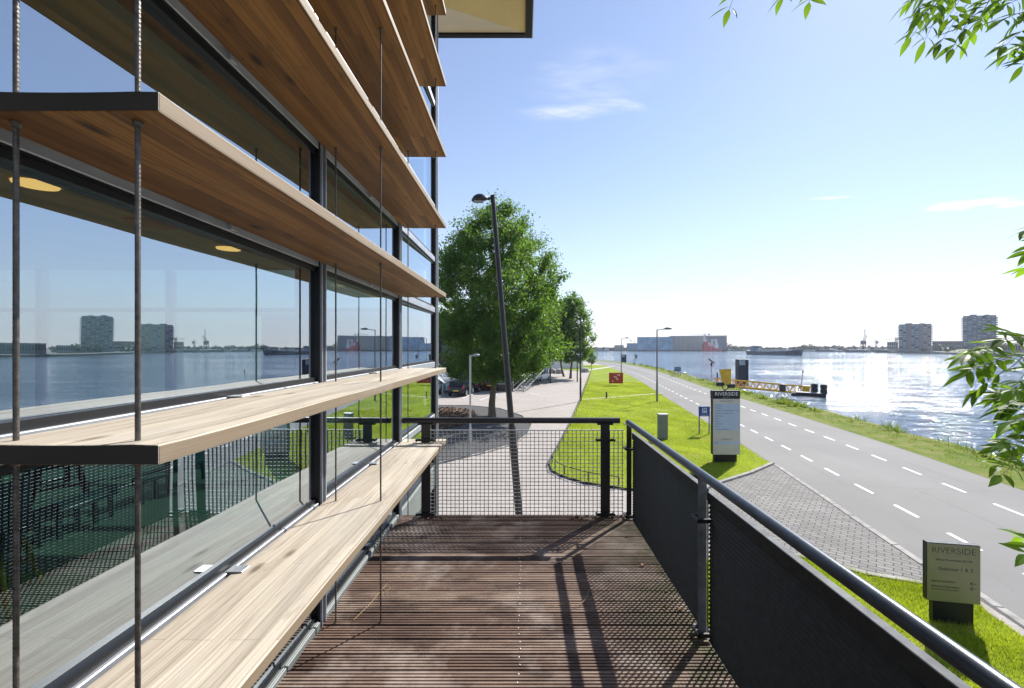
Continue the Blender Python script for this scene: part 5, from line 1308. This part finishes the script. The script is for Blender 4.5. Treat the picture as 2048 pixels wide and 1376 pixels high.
# inland tanker barge
bow = gp(1604, 711.3, WATER); stern = gp(1501, 708.8, WATER)
d = (bow - stern); L = d.length; ang = math.atan2(d.y, d.x)
t = thing('river_barge', 'long dark blue river tanker barge heading right across the water', 'barge', (stern.x, stern.y, WATER))
T = Matrix.Translation((stern.x, stern.y, WATER)) @ Matrix.Rotation(ang, 4, 'Z')
def ring(x, w0, z0, w1, z1): return [T @ Vector(v) for v in ((x, -w0, z0), (x, w0, z0), (x, w1, z1), (x, -w1, z1))]
build('hull', MB().loft([ring(0, 3.5, -.5, 4.4, 3.0), ring(3, 4.2, -.5, 4.9, 2.9), ring(L * .5, 4.7, -.5, 5, 2.6), ring(L * .82, 4.4, -.5, 4.9, 3.0), ring(L * .93, 2.6, -.5, 4.2, 3.7), ring(L, .2, .2, 1.0, 4.3)]), 'hull_dark', t)
build('gunwale', MB().loft([ring(0.2, 4.42, 3.01, 4.3, 3.4), ring(3, 4.95, 2.91, 4.8, 3.2), ring(L * .5, 5.05, 2.61, 4.9, 2.9), ring(L * .82, 4.95, 3.01, 4.8, 3.3), ring(L * .93, 4.25, 3.71, 4.1, 4.0), ring(L * .995, 1.0, 4.31, .8, 4.6)]), 'hull_blue', t)
wh = build('wheelhouse', MB().box(L * .07, L * .16, -3.2, 3.2, 3.2, 5.0, T).box(L * .09, L * .14, -2.2, 2.2, 5.0, 6.9, T), 'hull_blue', t, bevel=.1)
build('window', MB().box(L * .088, L * .142, -2.24, 2.24, 5.6, 6.4, T), 'car_glass', wh)
build('wheelhouse_roof', MB().box(L * .08, L * .155, -2.7, 2.7, 6.91, 7.15, T), 'frame_dark', wh)
mb = MB()
for i in range(7): x = L * (.22 + .09 * i); mb.lathe([(.5, 0), (.55, .7), (.3, .9)], T @ Vector((x, 0, 3.0)), 10); mb.box(x - .3, x + 1.5, -3.5, 3.5, 3.0, 3.5, T)
build('deck_gear', mb, 'deck_steel', t)
build('pipe', MB().tube(T @ Vector((L * .2, 0, 3.9)), T @ Vector((L * .85, 0, 3.9)), .25, n=8), 'galv', t)
build('mast', MB().tube(T @ Vector((L * .9, 0, 3.6)), T @ Vector((L * .9, 0, 6.2)), .1, n=6), 'white_paint', t)
# navigation buoy
b = gp(1803.5, 708.5, WATER); t = thing('navigation_buoy', 'small dark green navigation buoy in front of the brown tower', 'buoy', b)
build('float', MB().lathe([(.6, -.4), (1.5, .1), (1.5, .7), (1.0, .9)], b, 16), 'buoy_green', t); build('topmark', MB().lathe([(.7, .92), (.45, 2.4), (.15, 3.2)], b, 12), 'buoy_green', t)

# ================================================================== FAR SHORE
SHY = .2
def tower(px0, px1, ptop, dist, nfl, bays, depth, label, walls, pat):
    a = at(px0, 706, dist); b = at(px1, 706, dist); cxm = (a.x + b.x) / 2; az = math.atan2(cxm, dist); w = (b.x - a.x) * math.cos(az); zt = at(0, ptop, dist).z; x0 = cxm - w / 2
    t = thing('apartment_tower', label, 'tower block', (x0 + w / 2, dist, SHY), 'tower blocks across the river'); t.rotation_euler.z = -az
    n = len(walls); u = w / sum(k for _, k, _ in walls); x = x0
    for m_, k, off in walls:
        build('wall', MB().box(x + .02, x + k * u - .02, dist + off, dist + depth, SHY - .2, zt - abs(off) * .0), m_, t); x += k * u
    fh = (zt - 3.5) / nfl
    for f in range(nfl):
        for i in range(bays):
            ww = w / bays; xa = x0 + i * ww; z = 3.3 + f * fh; q = pat(f, i)
            if q is None: continue
            build('window', MB().box(xa + ww * .16, xa + ww * .84, dist - .22, dist + .6, z + fh * .28, z + fh * .74), q, t)
    mb = MB()
    for f in range(nfl):
        z = 3.3 + f * fh; mb.box(x0 - 1.2, x0 - .02, dist + 1, dist + depth - 2, z, z + fh * .38); mb.box(x0 + w + .02, x0 + w + 1.2, dist + 1, dist + depth - 2, z, z + fh * .38)
    build('balcony', mb, 'facade_apt_a', t)
    mb = MB()
    for f in range(nfl): mb.box(x0 + .4, x0 + w - .4, dist - .30, dist - .02, 3.3 + f * fh, 3.3 + f * fh + fh * .12)
    build('floor_band', mb, 'facade_apt_a', t)
    build('roof_house', MB().box(x0 + w * .2, x0 + w * .42, dist + 2, dist + depth * .6, zt, zt + 1.6).box(x0 + w * .64, x0 + w * .80, dist + 2, dist + depth * .6, zt, zt + 1.2), 'facade_apt_c', t)
    build('parapet', MB().box(x0 - .1, x0 + w + .1, dist - .3, dist + depth + .1, zt - .001 + .005, zt + .45), 'roof_far', t)
    build('plinth', MB().box(x0 - 2.5, x0 + w + 2.5, dist - 2, dist - .35, SHY - .3, 2.6), 'roof_far', t)
tower(1797, 1862, 649, 476, 11, 8, 15, 'brown and blue grey tower block across the river, lower and left of the other', [('facade_apt_a', .30, 0), ('facade_apt_b', .13, .4), ('facade_blue', .19, 0), ('facade_apt_b', .38, -.1)],
      lambda f, i: None if i in (2, 5) else ('apt_glass' if (f * 7 + i * 3) % 4 else 'apt_glass_dark'))
tower(1925, 1992, 632, 424, 14, 7, 15, 'taller blue grey tower block at the right across the river', [('facade_apt_c', .2, 0), ('facade_blue', .1, -.1), ('facade_apt_c', .7, 0)],
      lambda f, i: 'apt_glass_dark' if (f * 5 + i * 3) % 7 == 0 else ('apt_glass' if (f + i * 2) % 3 else 'facade_apt_a'))
def block(name, px0, px1, ptop, dist, depth, mat, label, cat, group=None, ribs=0, nwin=0, pbase=None, ribmat='roof_far', winmat='apt_glass_dark', roofmat='roof_far'):
    a = at(px0, 706, dist); b = at(px1, 706, dist); zt = at(0, ptop, dist).z; cxm = (a.x + b.x) / 2; az = math.atan2(cxm, dist); hw_ = (b.x - a.x) / 2 * math.cos(az); a.x = cxm - hw_; b.x = cxm + hw_
    t = thing(name, label, cat, (cxm, dist, SHY), group); t.rotation_euler.z = -az
    wl_ = build('wall', MB().box(a.x, b.x, dist, dist + depth, SHY - .2, zt), mat, t)
    build('roof', MB().box(a.x - .3, b.x + .3, dist - .3, dist + depth + .3, zt + .002, zt + .5), roofmat, t)
    if ribs:
        for i in range(ribs + 1): x = a.x + (b.x - a.x) * i / ribs; build('rib', MB().box(x - .35, x + .35, dist - .5, dist - .01, SHY, zt - .5), ribmat, t)
    rows_ = max(1, int((zt - 2) / 3.4))
    for f in range(rows_ if nwin else 0):
        for i in range(nwin):
            ww = (b.x - a.x) / nwin; x = a.x + i * ww; z = 2 + f * (zt - 2) / rows_; build('window', MB().box(x + ww * .18, x + ww * .82, dist - .08, dist + .4, z + .5, z + (zt - 2) / rows_ - .7), winmat, t)
    return t, a.x, b.x, zt
block('shipyard_hall', 1274, 1345, 674.5, 690, 60, 'hall_blue', 'broad blue glass clad shipyard hall on the far bank', 'hall', None, 0, 14, winmat='hall_blue')
t, xa, xb, zt = block('shipyard_hall', 1338, 1452, 672, 698, 90, 'hall_grey', 'pale grey shipyard hall with a dark dock opening beside the red ship', 'hall', None, 12)
w = xb - xa; build('dock_opening', MB().box(xa + w * .66, xb - w * .03, 694.2, 695.4, SHY, zt - 1.2), 'hall_dark', t); build('side_annex', MB().box(xa + 2, xa + w * .28, 688, 695.4, SHY, 9.5), 'hall_grey', t)
block('harbour_shed', 1254, 1276, 687, 700, 30, 'hall_blue', 'small blue grey shed left of the blue hall on the far bank', 'shed', None, 4)
block('harbour_shed', 1229, 1247, 691, 705, 25, 'hall_grey', 'low pale shed at the left end of the far bank', 'shed', None, 4)
block('harbour_shed', 1774, 1796, 684.5, 520, 25, 'hall_grey', 'grey flat roofed shed left of the brown tower block', 'shed', None, 0, 5)
block('harbour_shed', 1492, 1515, 693.5, 640, 20, 'roof_far', 'long low grey shed on the far bank left of the barge', 'shed', None, 0, 6)
block('terrace_block', 1864, 1930, 683, 500, 14, 'roof_far', 'long low apartment slab between the two tower blocks', 'apartment block', None, 0, 16)
block('terrace_block', 2066, 2190, 687, 292, 14, 'facade_apt_c', 'long dark apartment slab at the water, seen mirrored at the left of the glass wall', 'apartment block', None, 0, 18)
block('terrace_block', 2004, 2046, 690, 360, 12, 'roof_far', 'low grey apartment block right of the taller tower', 'apartment block', None, 0, 8)
for i, (px, wpx, tp) in enumerate(((1190, 14, 696), (1208, 10, 697), (1640, 9, 697), (1655, 8, 696.5), (1668, 7, 697), (1684, 10, 696), (1700, 7, 697), (1715, 8, 696), (1740, 9, 695.5), (1758, 7, 696))):
    dd = 640 if px < 1700 else 560
    block('waterfront_house', px, px + wpx, tp, dd, 10, ['hall_grey', 'ship_white', 'facade_apt_b'][i % 3], ['small pale house on the far bank', 'small white house on the far bank'][i % 2], 'house', 'small houses along the far bank', 0, 3)
# ships
def ship(px0, px1, pw, dist, label, hull, top, group=None, name='ship', H=1.0):
    a = at(px0, pw, dist); b = at(px1, pw, dist); L = b.x - a.x
    t = thing(name, label, 'ship', (a.x, dist, WATER), group); T = Matrix.Translation((a.x, dist, WATER))
    def rg(x, w0, z0, w1, z1): return [T @ Vector(v) for v in ((x, -w0, z0), (x, w0, z0), (x, w1, z1), (x, -w1, z1))]
    W_ = L * .14
    build('hull', MB().loft([rg(0, W_ * .2, 0, W_ * .5, 9 * H), rg(L * .1, W_ * .6, -.5, W_, 8 * H), rg(L * .5, W_, -.5, W_, 7.5 * H), rg(L * .85, W_ * .8, -.5, W_, 6 * H), rg(L, W_ * .4, -.5, W_ * .7, 5.5 * H)]), hull, t)
    return t, a.x, L, T
t, x0, L, T = ship(1404, 1437, 703, 668, 'red hulled offshore ship moored in front of the dark dock', 'ship_red', 'ship_white')
build('superstructure', MB().box(L * .08, L * .34, -3, 3, 7.9, 11.5, T).box(L * .12, L * .3, -2.6, 2.6, 11.51, 14, T), 'ship_red', t, bevel=.2)
build('bridge', MB().box(L * .36, L * .45, -3, 3, 7.8, 12.5, T), 'ship_white', t, bevel=.2)
build('mast', MB().tube(T @ Vector((L * .2, 0, 14)), T @ Vector((L * .2, 0, 19)), .35, n=6).tube(T @ Vector((L * .27, 0, 14)), T @ Vector((L * .27, 0, 17)), .3, n=6), 'ship_white', t)
mb = MB()
for s_ in (-2.2, 2.2):
    for x in (.62, .86): mb.tube(T @ Vector((L * x, s_, 5.5)), T @ Vector((L * x, s_, 17)), .45, n=6)
    mb.tube(T @ Vector((L * .62, s_, 16.8)), T @ Vector((L * .86, s_, 16.8)), .45, n=6)
build('gantry', mb, 'ship_white', t)
t, x0, L, T = ship(1424, 1443, 703, 655, 'smaller red and white ship lying beside the larger red one', 'ship_red', 'ship_white', H=.6)
build('superstructure', MB().box(L * .3, L * .62, -2, 2, 4.4, 9.5, T).box(L * .36, L * .56, -1.8, 1.8, 9.51, 12, T), 'ship_white', t, bevel=.15); build('mast', MB().tube(T @ Vector((L * .45, 0, 12)), T @ Vector((L * .45, 0, 16)), .3, n=6), 'ship_white', t)
for (p0, p1, dd, lab) in ((1632, 1668, 600, 'low dark barge moored at the far bank, left of its neighbour'), (1688, 1742, 540, 'low dark barge moored at the far bank below the harbour crane'), (1742, 1778, 500, 'low dark barge moored left of the brown tower block')):
    t, x0, L, T = ship(p0, p1, 704, dd, lab, 'hull_dark', 'hull_dark', 'barges moored along the far bank', 'moored_barge', .32)
    build('hold_cover', MB().box(L * .14, L * .75, -2, 2, 2.4, 3.3, T), 'ship_white' if p0 == 1688 else 'deck_steel', t, bevel=.1); build('cabin', MB().box(L * .8, L * .93, -2, 2, 2.0, 4.2, T), 'ship_white', t, bevel=.1)
# cranes
def jibcrane(px, ptop, dist, jl, jr, label, mat, base=0):
    c = at(px, 700, dist); zt = at(0, ptop, dist).z; s = dist / F
    t = thing('tower_crane', label, 'crane', (c.x, dist, SHY), 'cranes on the far bank')
    mb = MB(); w = .8
    for sx in (-1, 1):
        for sy in (-1, 1): mb.tube((c.x + sx * w, dist + sy * w, SHY), (c.x + sx * w, dist + sy * w, zt - 2), .16, n=4)
    for i in range(10):
        z0 = SHY + (zt - 2 - SHY) * i / 10; z1 = SHY + (zt - 2 - SHY) * (i + 1) / 10; mb.tube((c.x - w, dist - w, z0), (c.x + w, dist - w, z1), .12, n=4); mb.tube((c.x + w, dist + w, z0), (c.x - w, dist + w, z1), .12, n=4)
    build('mast', mb, mat, t)
    x0 = c.x - jl * s; x1 = c.x + jr * s; mb = MB().tube((x0, dist, zt - 1.6), (x1, dist, zt - 1.2), .3, n=5).tube((x0, dist, zt - 1.2), (c.x, dist, zt + 1.5), .16, n=4).tube((c.x, dist, zt + 1.5), (x1, dist, zt - .6), .16, n=4).tube((c.x, dist, zt - 2), (c.x, dist, zt + 1.5), .5, n=6)
    build('jib', mb, mat, t); build('counterweight', MB().box(x1 - 2.2, x1, dist - 1, dist + 1, zt - 2.4, zt - .4), 'roof_far', t); build('cab', MB().box(c.x + .3, c.x + 2, dist - 1, dist + 1, zt - 3.6, zt - 1.8), mat, t)
jibcrane(1408.5, 667, 672, 20, 11, 'tower crane in front of the grey hall, above the red ship', 'ship_white')
jibcrane(1791, 676, 560, 20, 6, 'thin yellowish tower crane left of the brown tower block', 'crane_yellow')
jibcrane(1752, 682, 600, 6, 4, 'short grey slewing crane between the harbour crane and the thin crane', 'crane_grey')
c = at(1726, 703, 600); s = 600 / F
t = thing('harbour_crane', 'dark luffing harbour crane on a portal with tall lattice mast behind', 'crane', (c.x, 600, SHY), 'cranes on the far bank')
mb = MB()
for sx in (-3, 3):
    for sy in (-3, 3): mb.tube((c.x + sx, 600 + sy, SHY), (c.x + sx * .5, 600 + sy * .5, 8), .4, n=6)
build('portal', mb, 'hull_dark', t); build('cab', MB().box(c.x - 2.2, c.x + 2, 597, 602, 8, 13), 'hull_dark', t, bevel=.2)
build('jib', MB().tube((c.x, 600, 12), at(1735, 671, 600), .5, .25, 6).tube((c.x - 1, 600, 13), at(1729, 672, 600), .3, .2, 6).tube(at(1729, 672, 600), at(1735, 671, 600), .2, n=5), 'hull_dark', t)
mt = at(1729.5, 658, 612); mb = MB()
for sx in (-1, 1): mb.tube((mt.x + sx * 2, 612, SHY), (mt.x + sx * .4, 612, mt.z), .22, n=4)
for i in range(9): z = 3 + i * (mt.z - 3) / 9; k = 2 - 1.6 * i / 9; mb.tube((mt.x - k, 612, z), (mt.x + k, 612, z + 2.5), .14, n=4)
build('lattice_mast', mb, 'crane_grey', t)
# woods along the far bank
def woods(name, spans, leaf=2.0):
    cents = []; 
    for (px0, px1, ptop, pbot, dist, dens) in spans:
        a = at(px0, 700, dist); b = at(px1, 700, dist); zt = at(0, ptop, dist).z; n = max(2, int((b.x - a.x) / 3.2))
        for i in range(n):
            x = a.x + (b.x - a.x) * (i + random.random()) / n; h = zt * random.uniform(.55, 1.08); r = h * random.uniform(.35, .6) + 1; m_ = int(70 * dens)
            u = rng.normal(size=(m_, 3)); u /= np.linalg.norm(u, axis=1, keepdims=True); u *= (rng.random(m_) ** .35)[:, None]
            cents.append(np.array([x, dist + random.uniform(0, 25), h * .55]) + u * np.array([r, r, h * .5]))
    c = np.concatenate(cents); raw_mesh(name, leaf_cards(c, rng.normal(size=(len(c), 3)), leaf, .8), 4, 'leaf_far', None, np.clip(rng.normal(.45, .2, len(c)), 0, 1), 'stuff')
woods('far_woods', [(1150, 1260, 694.5, 702, 715, 1), (1440, 1466, 683.5, 702, 720, 2.2), (1466, 1530, 691.5, 702, 725, 1), (1530, 1600, 694, 702, 740, 1), (1600, 1628, 687.5, 702, 690, 1.6), (1628, 1800, 692, 702, 700, 1), (1640, 1690, 690, 702, 660, .7), (1180, 1290, 696.5, 702, 708, 1), (1440, 1640, 696, 702, 712, 1), (1640, 1800, 696, 702, 655, 1)])
woods('far_woods', [(1863, 1926, 690, 706, 462, 1.5), (1990, 2060, 690, 712, 395, 1.3), (1876, 1920, 694, 706, 448, 1.2), (2046, 2068, 686, 714, 345, 1.6), (2190, 2300, 684, 714, 300, 1.6)], 1.3)
# ================================================================== HAZE over the river
hz = MB().box(-1000, 1500, -300, 1500, -4.5, 62)
me_ = build('haze', hz, 'white_paint'); hm = bpy.data.materials.new('haze'); hm.use_nodes = True; nt = hm.node_tree
nt.nodes.remove(nt.nodes['Principled BSDF']); pv = nt.nodes.new('ShaderNodeVolumePrincipled')
pv.inputs['Color'].default_value = (.80, .88, 1.0, 1); pv.inputs['Density'].default_value = .00018; pv.inputs['Anisotropy'].default_value = .2
nt.links.new(pv.outputs[0], nt.nodes['Material Output'].inputs['Volume']); me_.data.materials.clear(); me_.data.materials.append(hm); me_['kind'] = 'stuff'
#@@END
